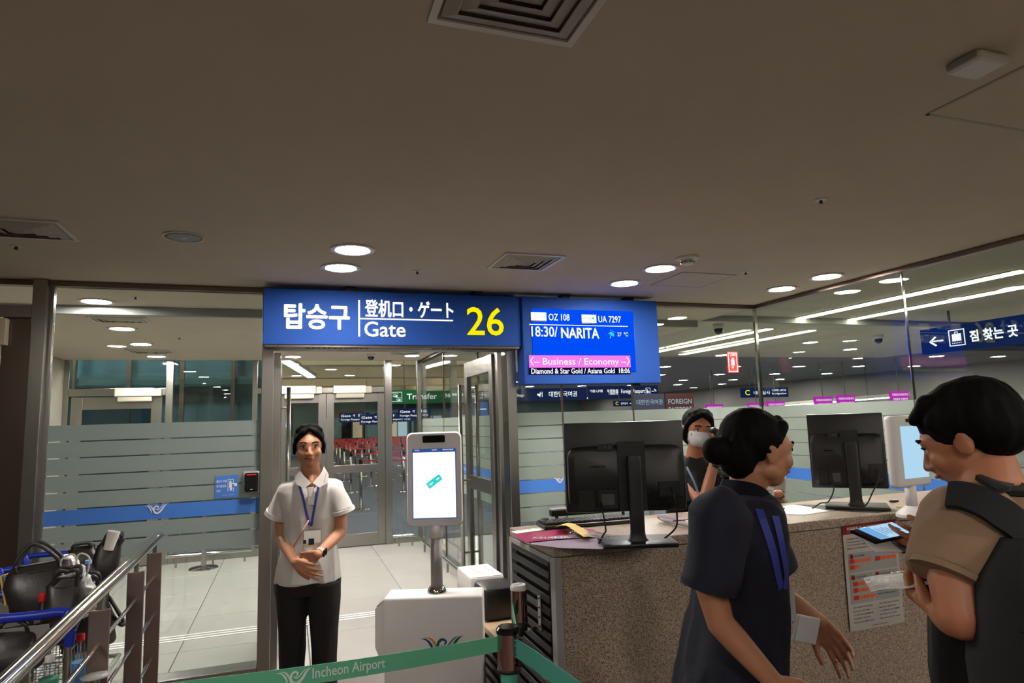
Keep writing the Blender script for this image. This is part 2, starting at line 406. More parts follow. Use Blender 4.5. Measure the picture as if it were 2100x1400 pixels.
for k in range(5):
    t = bpy.data.objects.new('cove_light', None); COL.objects.link(t); t.location = (0, 12.6+k*4.5, 3.3); tag(t, 'cove light strip hidden behind the %s cream beam of the hall' % ORD[k], 'ceiling light', 'cove lights of the cream hall ceiling')
    MB().box((-5, 12.51+k*4.5, 3.30), (4.6, 12.60+k*4.5, 3.33)).build('lens', 'cove_lens', t); MB().box((-5, 12.5+k*4.5, 3.27), (4.6, 12.62+k*4.5, 3.299)).build('tray', 'cream', t)
# teal glazed corridor behind the left doors
tc_ = sroot('wall_left_hall')
MB().box((-5.9, 11.2, 0), (-.4, 11.3, 3.2)).build('backing', 'teal_wall', tc_)
for k in range(7):
    MB().box((-5.2+k*.72, 10.95, 0), (-5.14+k*.72, 11.05, 2.9)).build('mullion', 'dark_trim', tc_)
    MB().box((-5.13+k*.72, 10.98, .1), (-4.49+k*.72, 11.0, 2.9)).build('pane', 'glass', tc_)
MB().box((-5.9, 11.0, 2.3), (-.4, 11.1, 2.42)).build('rail', 'shop_teal', tc_)

BANDS = [(1.557, 1.652), (1.458, 1.549), (1.356, 1.450), (1.254, 1.348), (1.155, 1.246), (.958, 1.049), (.85, .948)]
def film_bands(p, x0, x1, y, mt, axis='x', lo=0):
    for a, b in BANDS:
        if b > lo:
            q = MB().box((x0, y-.0015, a), (x1, y, b)) if axis == 'x' else MB().box((y-.0015, x0, a), (y, x1, b))
            q.build('frosted_film', mt, p)
    q = MB().box((x0, y-.003, 1.058), (x1, y-.0015, 1.147)) if axis == 'x' else MB().box((y-.003, x0, 1.058), (y-.0015, x1, 1.147))
    q.build('blue_film', 'blue_film', p)
# front glass wall
wf = sroot('wall_front')
MB().box((-1.38, YF, .1), (-.18, YF+.01, CZ-.035)).build('pane', 'glass', wf)
MB().box((-3.2, YF, 2.38), (-1.47, YF+.01, CZ-.035)).build('pane', 'glass', wf)
for a, b in ((1.60, 1.99), (2.0, 2.61), (2.62, XS-.01)): MB().box((a, YF, .1), (b, YF+.01, CZ-.03)).build('pane', 'glass', wf)
for a in (1.995, 2.615): MB().box((a-.006, YF-.004, .1), (a+.006, YF+.014, CZ-.03)).build('joint', 'steel_dark', wf)
film_bands(wf, -1.375, -.185, YF-.001, 'frost'); film_bands(wf, 1.61, XS-.015, YF-.001, 'frost_pale')
MB().box((-3.2, YF-.03, CZ-.035), (XS, YF+.04, CZ-.001), .004).build('top_rail', 'steel_dark', wf)
MB().box((-1.38, YF-.03, 0), (-.18, YF+.05, .1), .004).build('bottom_rail', 'steel', wf)
MB().box((-1.38, YF-.06, .1), (-.18, YF+.08, .115), .004).build('sill', 'steel', wf)
MB().box((1.6, YF-.03, 0), (XS, YF+.05, .1), .004).build('bottom_rail', 'steel', wf)
MB().box((-1.475, YF-.07, 0), (-1.40, YF+.1, CZ), .004).build('column', 'steel', wf)
MB().box((-1.40, YF-.01, .1), (-1.38, YF+.02, CZ-.03)).build('column', 'steel', wf)
MB().box((-.18, YF-.06, 0), (-.105, YF+.07, CZ), .004).build('gate_post', 'steel', wf)
MB().box((1.47, YF-.02, 0), (1.505, YF+.06, 2.14), .004).build('gate_post', 'steel', wf)
MB().box((1.53, YF-.07, 0), (1.60, YF+.07, CZ), .004).build('gate_post', 'steel', wf)
MB().box((-.11, YF-.04, 2.12), (1.55, YF+.07, CZ-.02), .004).build('door_header', 'steel', wf)
MB().box((XS-.014, YF-.012, .05), (XS+.012, YF+.014, CZ-.02)).build('corner_post', 'chrome', wf)
emblem(onY(320, 1045, YF-.006), V((.063, 0, 0)), V((0, 0, .063)), ('white_paint',)*3, wf)
emblem(onY(1147, 985, YF-.006), V((.045, 0, 0)), V((0, 0, .045)), ('white_paint',)*3, wf)
# sliding door bay at the far left
dl = sroot('door_1')
MB().box((-1.62, YF-.05, 0), (-1.475, YF+.06, 2.30), .004).build('frame', 'steel_dark', dl)
MB().box((-3.2, YF-.06, 2.30), (-1.475, YF+.06, 2.375), .004).build('transom', 'steel', dl)
MB().box((-2.3, YF-.1, 2.13), (-1.585, YF-.05, 2.29), .006).build('operator_box', 'cream', dl)
MB().box((-3.2, YF-.02, .05), (-1.66, YF+.0, 2.13)).build('leaf', 'plaster_dark', dl)
for k in range(24): MB().box((-1.9, YF-.03, .4+k*.07), (-1.67, YF-.02, .43+k*.07)).build('leaf_slat', 'wall_stone', dl)
MB().box((-2.1, YF-.09, 1.02), (-1.6, YF-.051, 1.12), .004).build('switch_plate', 'cream', dl)
# right glass wall
wr = sroot('wall_right_glass')
for a, b in ((3.15, YF-.012), (1.6, 3.14), (0, 1.59), (-1.6, -.01), (-4, -1.61)): MB().box((XS, a, .1), (XS+.01, b, CZ-.03)).build('pane', 'glass', wr)
for a in (3.145, 1.595): MB().box((XS-.006, a-.003, .1), (XS+.014, a+.003, CZ-.03)).build('joint', 'chrome', wr)
film_bands(wr, -3.9, YF-.02, XS-.001, 'frost_pale', 'y')
MB().box((XS-.03, -4, CZ-.035), (XS+.04, YF, CZ-.001), .004).build('top_rail', 'steel_dark', wr)
MB().box((XS-.03, -4, 0), (XS+.05, YF-.04, .1), .004).build('bottom_rail', 'steel', wr)
# right glass wall of the vestibule
wv = sroot('wall_right_vestibule')
for a, b in ((YF+.08, 6.1), (6.11, 7.6), (7.61, YB-.05)): MB().box((1.75, a, .06), (1.76, b, CZ2-.03)).build('pane', 'glass', wv)
for a in (6.105, 7.605): MB().box((1.744, a-.006, .06), (1.766, a+.006, CZ2-.03)).build('joint', 'steel_dark', wv)
film_bands(wv, YF+.1, YB-.06, 1.749, 'frost_pale', 'y')
MB().box((1.72, YF+.08, CZ2-.04), (1.79, YB, CZ2-.001)).build('top_rail', 'dark_trim', wv)
MB().box((1.72, YF+.08, 0), (1.79, YB, .06)).build('bottom_rail', 'steel', wv)
lettering('Incheon Airport', (1.745, 6.75, 1.09), (0, -.5, 0), (0, 0, .035), 'white_paint', wv)
# rear glass wall of the vestibule
wb = sroot('wall_rear_glass')
S2 = 'steel'
MB().box((-1.38, YB, .1), (-.46, YB+.01, CZ2)).build('pane', 'glass', wb)
MB().box((-2.5, YB, 2.13), (-1.46, YB+.01, CZ2)).build('pane', 'glass', wb)
MB().box((-.4, YB, 2.12), (1.22, YB+.01, CZ2)).build('pane', 'glass', wb)
MB().box((-.4, YB, .1), (-.16, YB+.01, 2.04)).build('pane', 'glass', wb)
MB().box((1.33, YB, .08), (1.69, YB+.01, CZ2)).build('pane', 'glass', wb)
for a, b in ((-2.55, -2.49), (-1.46, -1.38), (-.46, -.40), (1.24, 1.33), (1.69, 1.74)): MB().box((a, YB-.05, 0), (b, YB+.06, CZ2), .003).build('column', S2, wb)
MB().box((-2.5, YB-.05, 2.04), (-1.46, YB+.05, 2.13), .003).build('transom', S2, wb)
MB().box((-.40, YB-.05, 2.04), (1.23, YB+.05, 2.11), .003).build('transom', S2, wb)
MB().box((-1.38, YB-.04, 0), (-.16, YB+.04, .1)).build('bottom_rail', S2, wb)
MB().box((1.36, YB-.04, 0), (1.70, YB+.04, .08)).build('bottom_rail', S2, wb)
def leaf(name, x0, x1, y, ztop, st=.15, mid=(.97, 1.07), bot=.17, top=.15, gm='glass'):
    d = sroot(name)
    MB().box((x0, y-.02, .01), (x0+st, y+.02, ztop), .002).build('stile', S2, d); MB().box((x1-st, y-.02, .01), (x1, y+.02, ztop), .002).build('stile', S2, d)
    MB().box((x0+st, y-.02, ztop-top), (x1-st, y+.02, ztop), .002).build('top_rail', S2, d)
    MB().box((x0+st, y-.02, .01), (x1-st, y+.02, bot), .002).build('bottom_rail', S2, d)
    if mid: MB().box((x0+st, y-.022, mid[0]), (x1-st, y+.022, mid[1]), .002).build('mid_rail', S2, d)
    MB().box((x0+st, y-.005, bot), (x1-st, y+.005, ztop-top)).build('pane', gm, d)
    return d
leaf('door_2', -2.47, -1.5, YB, 2.03, .12, None, gm='glass_teal')
leaf('door_3', -.15, .46, YB, 2.03, .10, top=.12); d4 = leaf('door_4', .465, 1.235, YB, 2.03, .095, top=.12)
MB().cyl((.62, YB-.03, .09), (.62, YB-.022, .09), .025).build('lock', 'chrome', d4)
for x0, lab in ((-2.0, 'white door closer above the teal glass door at the left'), (-.1, 'white door closer over the left leaf of the rear double door'), (.55, 'white door closer over the right leaf of the rear double door')):
    t = thing('door_closer', lab, 'door closer', (x0+.2, YB-.1, 2.02), 'door closers on the rear glass wall')
    MB().box((x0, YB-.13, 2.03), (x0+.42, YB-.05, 2.13), .006).build('body', 'white_metal', t)
    MB().box((x0+.42, YB-.11, 2.03), (x0+.5, YB-.05, 2.12), .004).build('end_cap', 'wall_stone', t)
    MB().box((x0+.03, YB-.12, 1.965), (x0+.4, YB-.05, 2.03), .01).build('arm_cover', 'hall_grey', t)
# opened gate leaves of the front gate, turned into the vestibule
def open_leaf(name, X, y0, y1, inner):
    d = sroot(name); a, b = X-.022, X+.022; s_ = .085
    MB().box((a, y0, .02), (b, y0+s_, 2.11), .003).build('stile', S2, d); MB().box((a, y1-s_, .02), (b, y1, 2.11), .003).build('stile', S2, d)
    MB().box((a, y0+s_, 1.98), (b, y1-s_, 2.11), .003).build('top_rail', S2, d); MB().box((a, y0+s_, 1.04), (b, y1-s_, 1.15), .003).build('mid_rail', S2, d)
    MB().box((a, y0+s_, .02), (b, y1-s_, .2), .003).build('bottom_rail', S2, d); MB().box((X-.005, y0+s_, .2), (X+.005, y1-s_, 1.98)).build('pane', 'glass', d)
    for sx in (-1, 1):
        hx = X+sx*.075; hy = y1-.05
        h = MB().cyl((hx, hy, .34), (hx, hy, 1.92), .017, seg=16).build('pull_handle', 'steel', d, True)
        for z in (.5, 1.1, 1.75): MB().cyl((X+sx*.02, hy, z), (hx, hy, z), .009, seg=10).build('stand_off', 'steel', d)
    return d
open_leaf('door_5', 1.475, YF+.08, 5.5, -1); open_leaf('door_6', -.085, YF+.08, 5.55, 1)
for px, py in ((560, 905), (990, 905)): pass
# low chromed guard rails at the foot of the rear wall
def guard(label, pts, feet):
    t = thing('guard_rail', label, 'guard rail', (feet[0][0], feet[0][1], 0))
    smo(MB().tube(pts, .018, 12), 'rail', 'chrome', t)
    for x, y in feet: MB().cyl((x, y, 0), (x, y, .12), .012, seg=10).build('foot', 'steel', t)
guard('low chrome guard rail in front of the rear glass beside the lone post base', [(-1.36, YB-.3, .13), (-.42, YB-.3, .13)], [(-1.25, YB-.3), (-.85, YB-.3), (-.5, YB-.3)])
guard('low chrome guard rail bending round the rear right corner of the vestibule', [(1.3, YB-.25, .13), (1.52, YB-.25, .13), (1.6, YB-.35, .13), (1.62, 5.6, .13)], [(1.38, YB-.25), (1.55, YB-.28), (1.61, 8.2), (1.61, 7.6), (1.62, 7.0), (1.62, 6.4), (1.62, 5.9)])

# ------------------------------------------------------------------ ceiling fixtures
def circ(r0_, r1_, z0, z1, c, m, name, p, seg=32):
    return smo(MB().lathe([(r0_, z0), (r1_, z0), (r1_, z1), (r0_, z1), (r0_, z0)], c, seg, caps=False), name, m, p)
def downlight(x, y, z, label, group, r=.1, lens='lamp_lens'):
    t = thing('downlight', label, 'ceiling light', (x, y, z), group)
    circ(r*.93, r*1.17, -.008, 0, (x, y, z), 'white_metal', 'trim_ring', t)
    circ(r*.88, r*.93, -.004, 0, (x, y, z), 'dark_trim', 'gasket', t)
    MB().lathe([(0.001, -.0035), (r*.9, -.0035), (r*.9, -.001), (.001, -.001)], (x, y, z), 24).build('lens', lens, t)
    return t
DL = [(.31, 3.46, 'ceiling light farther from the gate sign, of the pair above it'), (.28, 3.88, 'ceiling light nearer the gate sign, of the pair above it'),
      (2.24, 3.50, 'ceiling light beside the smoke detector, farther from the flight screen'), (2.23, 3.95, 'ceiling light just above the top edge of the flight screen'),
      (3.57, 3.47, 'ceiling light by the right glass wall, nearer the camera'), (3.56, 3.90, 'ceiling light by the right glass wall, nearer the glass corner')]
for x, y, l in DL: downlight(x, y, CZ, l, 'ceiling lights of the gate area')
VL = [(-1.32, 5.25, CZ, 'largest ceiling light seen through the left glass panel'), (-1.36, 6.2, CZ2, 'second ceiling light behind the left glass panel, under the first vent'),
      (-1.43, 7.3, CZ2, 'third ceiling light behind the left glass panel'), (-1.5, 8.5, CZ2, 'farthest ceiling light behind the left glass panel'),
      (.03, 8.5, CZ2, 'vestibule ceiling light above the left open door'), (1.5, 8.3, CZ2, 'vestibule ceiling light next to the vent above the rear corner post')]
for x, y, z, l in VL: downlight(x, y, z, l, 'ceiling lights of the vestibule')
for x, y, l in ((.1, 6.3, 'left of the nearer pair'), (1.0, 6.3, 'right of the nearer pair'), (.6, 7.6, 'the farther one alone')): downlight(x, y, CZ2, 'ceiling light over the vestibule walkway, '+l, 'ceiling lights over the walkway')
for k, (x, y) in enumerate(((.3, -.8), (2.2, -.8), (3.4, -.8), (-1.6, -.8), (.3, -2.6), (2.2, -2.6), (3.4, -2.6), (-1.8, 1.2))): downlight(x, y, CZ, ORD[k]+' unseen light of those added behind the camera', 'fill lights added out of view')  # unseen lamps added behind the camera to brighten the counter side
for k in range(4): downlight(-4.6+k*1.1, 10.2, 3.58, ORD[k]+' light from the left, added to brighten the teal glazed corridor', 'fill lights added over the teal corridor', r=.15)  # added lamps, hidden above, that brighten the teal backing
def vent(c, hx, hy, label, group=None):
    x, y, z = c; t = thing('air_vent', label, 'ceiling vent', (x, y, z), group)
    def frame(a, b, z0, z1, nm, m):
        q = MB()
        for s_ in (-1, 1):
            q.box((x-a[0], y+s_*(a[1]+b[1])/2-(a[1]-b[1])/2, z0), (x+a[0], y+s_*(a[1]+b[1])/2+(a[1]-b[1])/2, z1)); q.box((x+s_*(a[0]+b[0])/2-(a[0]-b[0])/2, y-b[1], z0), (x+s_*(a[0]+b[0])/2+(a[0]-b[0])/2, y+b[1], z1))
        return q.build(nm, m, t)
    frame((hx, hy), (hx*.9, hy*.9), z-.008, z-.0005, 'frame', 'white_metal')
    MB().box((x-hx*.9, y-hy*.9, z-.002), (x+hx*.9, y+hy*.9, z-.0008)).build('duct', 'duct', t)
    for k in range(4):                                   # nested sloping blades
        f0, f1 = .86-.2*k, .70-.2*k
        R4 = lambda f, zz: [V((x-hx*f, y-hy*f, zz)), V((x+hx*f, y-hy*f, zz)), V((x+hx*f, y+hy*f, zz)), V((x-hx*f, y+hy*f, zz))]
        MB().rings([R4(f0, z-.004-.002*k), R4(f1, z-.014-.002*k), R4(f1-.02, z-.014-.002*k), R4(f0-.04, z-.003-.002*k)], False).build('blade', 'wall_stone', t)
    MB().box((x-hx*.1, y-hy*.1, z-.022), (x+hx*.1, y+hy*.1, z-.018)).build('blade', 'wall_stone', t)
    return t
vent((1.325, 3.52, CZ), .185, .185, 'square air vent in the middle of the ceiling above the gate sign')
vent((-1.18, 3.42, CZ), .2, .16, 'square air vent cut by the left edge of the photo')
vent((.48, 1.2, CZ), .185, .185, 'large air vent at the top centre of the photo')
vent((-1.27, 5.7, CZ2), .2, .12, 'air vent nearer the camera behind the left glass panel')
vent((-1.46, 7.95, CZ2), .22, .17, 'air vent farther away behind the left glass panel')
vent((1.35, 7.95, CZ2), .2, .17, 'air vent of the vestibule ceiling beside the rear corner')
def sprinkler(x, y, z, label):
    t = thing('sprinkler', label, 'sprinkler', (x, y, z), 'sprinkler heads in the ceiling')
    MB().lathe([(.001, 0), (.028, 0), (.026, -.006), (.001, -.006)], (x, y, z), 20).build('escutcheon', 'white_metal', t)
    MB().cyl((x, y, z-.006), (x, y, z-.02), .006, .009, 12).build('head', 'dark_trim', t)
for x, y, z, l in [(-1.3, 3.75, CZ, 'small sprinkler below the vent at the left edge'), (.74, 3.88, CZ, 'small sprinkler between the gate lights and the centre vent'), (2.24, 2.17, CZ, 'sprinkler alone in the bare upper right ceiling'), (2.88, 3.47, CZ, 'sprinkler at the corner of the ceiling access hatch'), (-1.03, 5.03, CZ, 'sprinkler behind the left glass beside the largest light'), (-1.0, 6.75, CZ2, 'sprinkler far behind the left glass panel')]: sprinkler(x, y, z, l)
t = thing('ceiling_speaker', 'round grey ceiling speaker between left vent and gate lights', 'speaker', (-.5, 3.4, CZ))
circ(.085, .095, -.006, 0, (-.5, 3.4, CZ), 'white_metal', 'rim', t); MB().lathe([(.001, -.008), (.06, -.008), (.086, -.003), (.001, -.001)], (-.5, 3.4, CZ)).build('grille', 'kiosk_grey', t, True); MB().lathe([(.001, -.010), (.014, -.010), (.014, -.008), (.001, -.008)], (-.5, 3.4, CZ)).build('badge', 'white_metal', t)
t = thing('smoke_detector', 'white round smoke detector on the ceiling near the access hatch', 'smoke detector', (2.25, 3.22, CZ))
smo(MB().lathe([(.001, 0), (.07, 0), (.068, -.012), (.05, -.016), (.001, -.016)], (2.25, 3.22, CZ)), 'base', 'white_metal', t)
smo(MB().lathe([(.04, -.016), (.04, -.028), (.034, -.032), (.04, -.036), (.036, -.044), (.001, -.048)], (2.25, 3.22, CZ)), 'sensor', 'white_metal', t)
for k in range(8):
    a = k*PI/4; MB().box((2.25+math.cos(a)*.038-.006, 3.22+math.sin(a)*.038-.006, CZ-.0345), (2.25+math.cos(a)*.038+.006, 3.22+math.sin(a)*.038+.006, CZ-.031)).build('slot', 'black', t)
def hatch(x0, y0, x1, y1, label):
    t = thing('access_hatch', label, 'access hatch', ((x0+x1)/2, (y0+y1)/2, CZ)); w_ = .012; q = MB()
    q.box((x0, y0, CZ-.004), (x1, y0+w_, CZ)); q.box((x0, y1-w_, CZ-.004), (x1, y1, CZ)); q.box((x0, y0, CZ-.004), (x0+w_, y1, CZ)); q.box((x1-w_, y0, CZ-.004), (x1, y1, CZ)); q.build('frame', 'hall_grey', t)
    MB().box((x0+w_, y0+w_, CZ-.003), (x1-w_, y1-w_, CZ-.0005)).build('panel', 'plaster', t)
hatch(2.45, 3.56, 2.88, 3.98, 'square access hatch beside the smoke detector'); hatch(1.93, .95, 2.4, 1.42, 'access hatch cut by the right edge of the photo, under the white box')
hatch(-2.1, 5.9, -1.6, 6.5, 'access hatch behind the left glass panel beside the second light')
t = thing('ceiling_box', 'small white box on the ceiling at the upper right', 'sensor box', (1.77, 1.14, CZ))
MB().box((1.71, 1.09, CZ-.028), (1.83, 1.19, CZ), .012).build('housing', 'white_metal', t); MB().box((1.705, 1.10, CZ-.022), (1.711, 1.18, CZ-.005)).build('socket_plate', 'kiosk_grey', t)
t = thing('ceiling_camera', 'dark dome camera under the vestibule ceiling', 'camera', (.96, 8.2, CZ2))
MB().cyl((.96, 8.2, CZ2), (.96, 8.2, CZ2-.03), .06).build('base', 'white_metal', t, True); MB().ell((.96, 8.2, CZ2-.03), (.045, .045, .045)).build('dome', 'black_gloss', t, True)
for n, (x, y, l) in enumerate([(4.55, 6.0, 'dome camera on the hall ceiling beside the left light strips'), (7.6, 6.6, 'dome camera on the hall ceiling below the long light strips')]):
    t = thing('ceiling_camera', l, 'camera', (x, y, 2.6)); MB().cyl((x, y, 2.6), (x, y, 2.55), .06).build('base', 'white_metal', t, True); MB().ell((x, y, 2.54), (.05, .05, .055)).build('dome', 'black_gloss', t, True)
# recessed light strips of the outer hall
def strip(x, y0, y1, label, g='long light strips in the hall ceiling'):
    t = thing('light_strip', label, 'ceiling light', (x, (y0+y1)/2, 2.6), g)
    MB().box((x-.07, y0-.02, 2.594), (x+.07, y1+.02, 2.5995)).build('frame', 'hall_grey', t); MB().box((x-.055, y0, 2.588), (x+.055, y1, 2.594)).build('diffuser', 'strip_lens', t)
strip(5.19, 3.2, 5.72, 'upper long light strip right of the glass corner'); strip(5.9, .5, 5.76, 'lower long light strip right of the glass corner')
strip(5.43, 6.2, 9.2, 'light strip left of the glass corner, ending beside the flight screen'); strip(6.13, 6.25, 9.1, 'lower light strip crossing the glass corner'); strip(5.2, -2.5, 2.9, 'upper light strip running out of view to the right')
# downlights of the hall
gH = 'round lights in the dark hall ceiling'
for i in range(6):
    for j in range(10):
        x, y = 5.9+i*2.0+(j % 2)*.5, 10.6+j*2.6
        downlight(x, y, 2.75, 'round light in the dark hall ceiling, %s row away, %s from the left' % (ORD[j], ORD[i]), gH, r=.16, lens='hall_lens')
for k, (x, y) in enumerate(((7.2, 3.2), (7.2, 7.4), (8.8, 5.4), (8.8, 8.2), (7.0, 9.2), (4.4, 7.6), (10.2, 4.0), (10.2, 7.0))): downlight(x, y, 2.6, 'round light in the pale hall ceiling, '+['near the baggage sign', 'below the long strips at mid depth', 'beyond the baggage sign', 'at the far end of the strips', 'close to the dark ceiling edge', 'left of the glass corner', 'far right of the baggage sign', 'far right at mid depth'][k], 'round lights in the pale hall ceiling', r=.11, lens='hall_lens')
# light row seen through the left panel
for k in range(7): downlight(-1.95-.17*k, 13.4+2.6*k, 3.55, ORD[k]+' light of the row receding behind the left glass', 'light row behind the left glass', r=.17, lens='hall_lens')
def bar_light(p, q, w_, label, m='strip_hot'):
    p, q = V(p), V(q); d = (q-p); s_ = d.cross(V((0, 0, 1))).normalized()*w_
    t = thing('linear_light', label, 'ceiling light', tuple((p+q)/2), 'fluorescent light bars over the hall')
    MB().obox((p+q)/2+V((0, 0, .05)), d*1.02, s_*1.4, V((0, 0, .08))).build('housing', 'hall_grey', t); MB().obox((p+q)/2, d, s_, V((0, 0, .03))).build('tube', m, t)
    for f in (.15, .85): e = p.lerp(q, f); MB().cyl((e.x, e.y, e.z+.06), (e.x, e.y, (3.6 if e.x < 4.9 else 2.75)), .008, seg=8).build('hanger_rod', 'dark_trim', t)
bar_light((1.0, 10.2, 3.1), (2.9, 15, 3.1), .22, 'bright slanting light bar above the rear double door')
bar_light((2.4, 10.6, 3.55), (3.2, 11.6, 3.55), .3, 'short light bar just right of the rear door post')
bar_light((2.9, 10.2, 3.0), (4.6, 10.9, 3.0), .35, 'bright light bar behind the corner post of the vestibule')
bar_light((-.1, 15, 3.05), (.6, 20, 3.05), .2, 'slanting light bar above the attendant, far in the hall')
bar_light(at(1400, 848, 19), at(1860, 812, 16), .12, 'long thin light bar behind the magenta signs')
for a, b, l in (((.3, 17, 3.3), (2.5, 17, 3.3), 'far crosswise light bar in the cream hall ceiling'),): bar_light(a, b, .25, l)
# ------------------------------------------------------------------ signs at the gate
def ptext(s, x0, y0, x1, y1, Y, m, p, bold=.0, shear=0, fat=0):
    ym, xm = (y0+y1)/2, (x0+x1)/2; a, b = onY(x0, ym, Y), onY(x1, ym, Y); zt, zb = onY(xm, y0, Y).z, onY(xm, y1, Y).z
    return lettering(s, (a.x, Y, zb), (b.x-a.x, 0, 0), (0, 0, zt-zb), m, p, bold, shear=shear, fat=fat)
def prect(x0, y0, x1, y1, Y, m, p, name='panel', thick=.001):
    ym, xm = (y0+y1)/2, (x0+x1)/2; a, b = onY(x0, ym, Y), onY(x1, ym, Y); zt, zb = onY(xm, y0, Y).z, onY(xm, y1, Y).z
    return MB().box((a.x, Y, zb), (b.x, Y+thick, zt)).build(name, m, p)
gs = thing('gate_sign', 'wide blue lit gate sign with white lettering and yellow 26', 'sign', (.7, 4.45, 2.14))
MB().box((-.17, 4.40, 2.135), (1.6, YF-.075, 2.505), .004).build('housing', 'blue_sign', gs)
MB().box((-.16, 4.41, 2.120), (1.59, YF-.08, 2.136)).build('bottom_grille', 'steel_dark', gs)
for x0 in (.1, .95):
    for k in range(12): MB().box((x0+k*.035, 4.42, 2.117), (x0+.02+k*.035, 4.50, 2.121)).build('vent_slot', 'black', gs)
YS = 4.396
ptext('탑승구', 583.8, 624, 716, 674, YS, 'lit_white', gs, fat=.0055)
prect(734.5, 615, 738.5, 690, YS, 'lit_white', gs, 'divider'); prect(738, 653.5, 929, 656.5, YS, 'lit_white', gs, 'divider')
ptext('登机口・ゲート', 749, 617, 929, 651, YS, 'lit_white', gs, fat=.0028)
ptext('Gate', 747.5, 660, 831, 690, YS, 'lit_white', gs, fat=.0022); ptext('26', 958, 631, 1032, 687, YS, 'lit_yellow', gs, fat=.003)
for x in (.35, 1.25): MB().box((x, 4.42, 2.5), (x+.07, 4.5, CZ)).build('hanger', 'black', gs)
fd = thing('flight_display', 'blue flight display box with a lit screen reading NARITA', 'sign', (2.18, 4.45, 1.86))
MB().box((1.61, 4.38, 1.855), (2.75, YF-.075, 2.505), .004).build('housing', 'blue_sign', fd)
for x in (1.95, 2.5): MB().box((x, 4.42, 2.5), (x+.07, 4.5, CZ)).build('hanger', 'black', fd)
MB().box((2.55, 4.44, 1.835), (2.6, 4.5, 1.856)).build('sensor', 'black', fd)
YD = 4.375
sc_ = MB().box((1.683, YD, 1.945), (2.53, YD+.006, 2.415)).build('screen', 'screen_blue', fd)
Y2 = YD-.0005
def st(*a, **k): return ptext(*a, **k)
prect(1089, 640, 1120.5, 657, Y2, 'lit_white', sc_, 'airline_logo'); prect(1193, 645, 1223, 661.5, Y2, 'lit_white', sc_, 'airline_logo')
prect(1089, 657.3, 1120.5, 659.3, Y2, 'black', sc_, 'logo_edge'); prect(1193, 661.8, 1223, 663.8, Y2, 'black', sc_, 'logo_edge')
Y3 = Y2-.001
ptext('ASIANA AIRLINES', 1092, 647, 1118, 650.5, Y3, 'kiosk_grey', sc_); ptext('UNITED', 1196, 651, 1213, 654.5, Y3, 'dark_print', sc_); prect(1214.5, 650.5, 1218.5, 654.5, Y3, 'screen_cyan', sc_, 'logo_square')
ptext('OZ 108', 1125, 643.5, 1167.5, 657, Y2, 'lit_white', sc_, fat=.0008); ptext('UA 7297', 1227, 648, 1273, 661, Y2, 'lit_white', sc_, fat=.0008)
prect(1085.5, 666.3, 1287.5, 667.8, Y2, 'lit_white', sc_, 'divider')
ptext('18:30/', 1090, 669.5, 1143, 690, Y2, 'lit_white', sc_, fat=.0012); ptext('NARITA', 1151, 672.5, 1228, 693, Y2, 'lit_white', sc_, fat=.0022)
ptext('27  ℃', 1266, 681, 1288, 689.5, Y2, 'lit_white', sc_, .015)
uc = onY(1253.5, 687, Y2); q = [V((0, 0, 0))]+[V((math.cos(a*PI/8)*.026, 0, math.sin(a*PI/8)*.026)) for a in range(9)]
rm = Matrix.Rotation(.45, 3, 'Y'); MB().prism([uc+rm @ v for v in q[1:]], (0, .001, 0)).build('umbrella_icon', 'screen_cyan', sc_)
MB().cyl(uc, uc+rm @ V((0, 0, -.028)), .0015, seg=6).build('umbrella_icon', 'lit_white', sc_)
for k in range(4): MB().ell(uc+rm @ V((-.018+k*.012, 0, .034)), (.0018, .0008, .0025), u=6, v=4).build('umbrella_icon', 'lit_white', sc_)
prect(1085, 728.5, 1293, 753.5, Y2, 'screen_pink', sc_, 'band'); prect(1085, 753.5, 1293, 766.5, Y2, 'screen_navy', sc_, 'band')
ptext('〈– Business / Economy –〉', 1087, 731, 1291.5, 752, Y3, 'lit_white', sc_, .006); ptext('Diamond & Star Gold / Asiana Gold  18:06', 1089.5, 755, 1291.5, 765.5, Y3, 'lit_white', sc_, fat=.0008)
# extinguisher sticker, access notice, card reader
t = thing('extinguisher_sign', 'red fire extinguisher sign on the glass left of the corner', 'sign', tuple(onY(1503, 743, YF-.01)))
prect(1492, 721, 1514, 764, YF-.008, 'red_print', t, 'board', .003); prect(1494, 723, 1512, 762, YF-.009, 'white_paint', t, 'rim'); prect(1495.3, 724.5, 1510.7, 760.5, YF-.010, 'red_print', t, 'field')
ptext('소화기', 1496.5, 726, 1509.5, 730.5, YF-.011, 'white_paint', t, .02); prect(1499.5, 737, 1506.5, 749, YF-.0112, 'white_paint', t, 'bottle_icon'); prect(1500.8, 733.5, 1505, 736, YF-.0112, 'white_paint', t, 'bottle_icon')
a = onY(1503, 751, YF-.0112); MB().prism([a+V((-.012, 0, 0)), a+V((.012, 0, 0)), a+V((0, 0, -.022))], (0, .001, 0)).build('arrow_icon', 'white_paint', t)
t = thing('access_notice', 'blue access notice with a figure at a door, on the frosted glass', 'sign', (-.38, YF-.01, 1.17))
prect(441, 975, 488, 1020, YF-.008, 'blue_film', t, 'board', .003)
ptext('출입자 전용', 444, 984, 465, 989, YF-.0095, 'white_paint', t, .015); ptext('본인출입증', 444, 994, 464, 999, YF-.0095, 'white_paint', t, .015); ptext('인식', 444, 1004, 452, 1009, YF-.0095, 'white_paint', t, .015)
ptext('Incheon Airport', 456, 1013.5, 480, 1015.5, YF-.0095, 'white_paint', t)
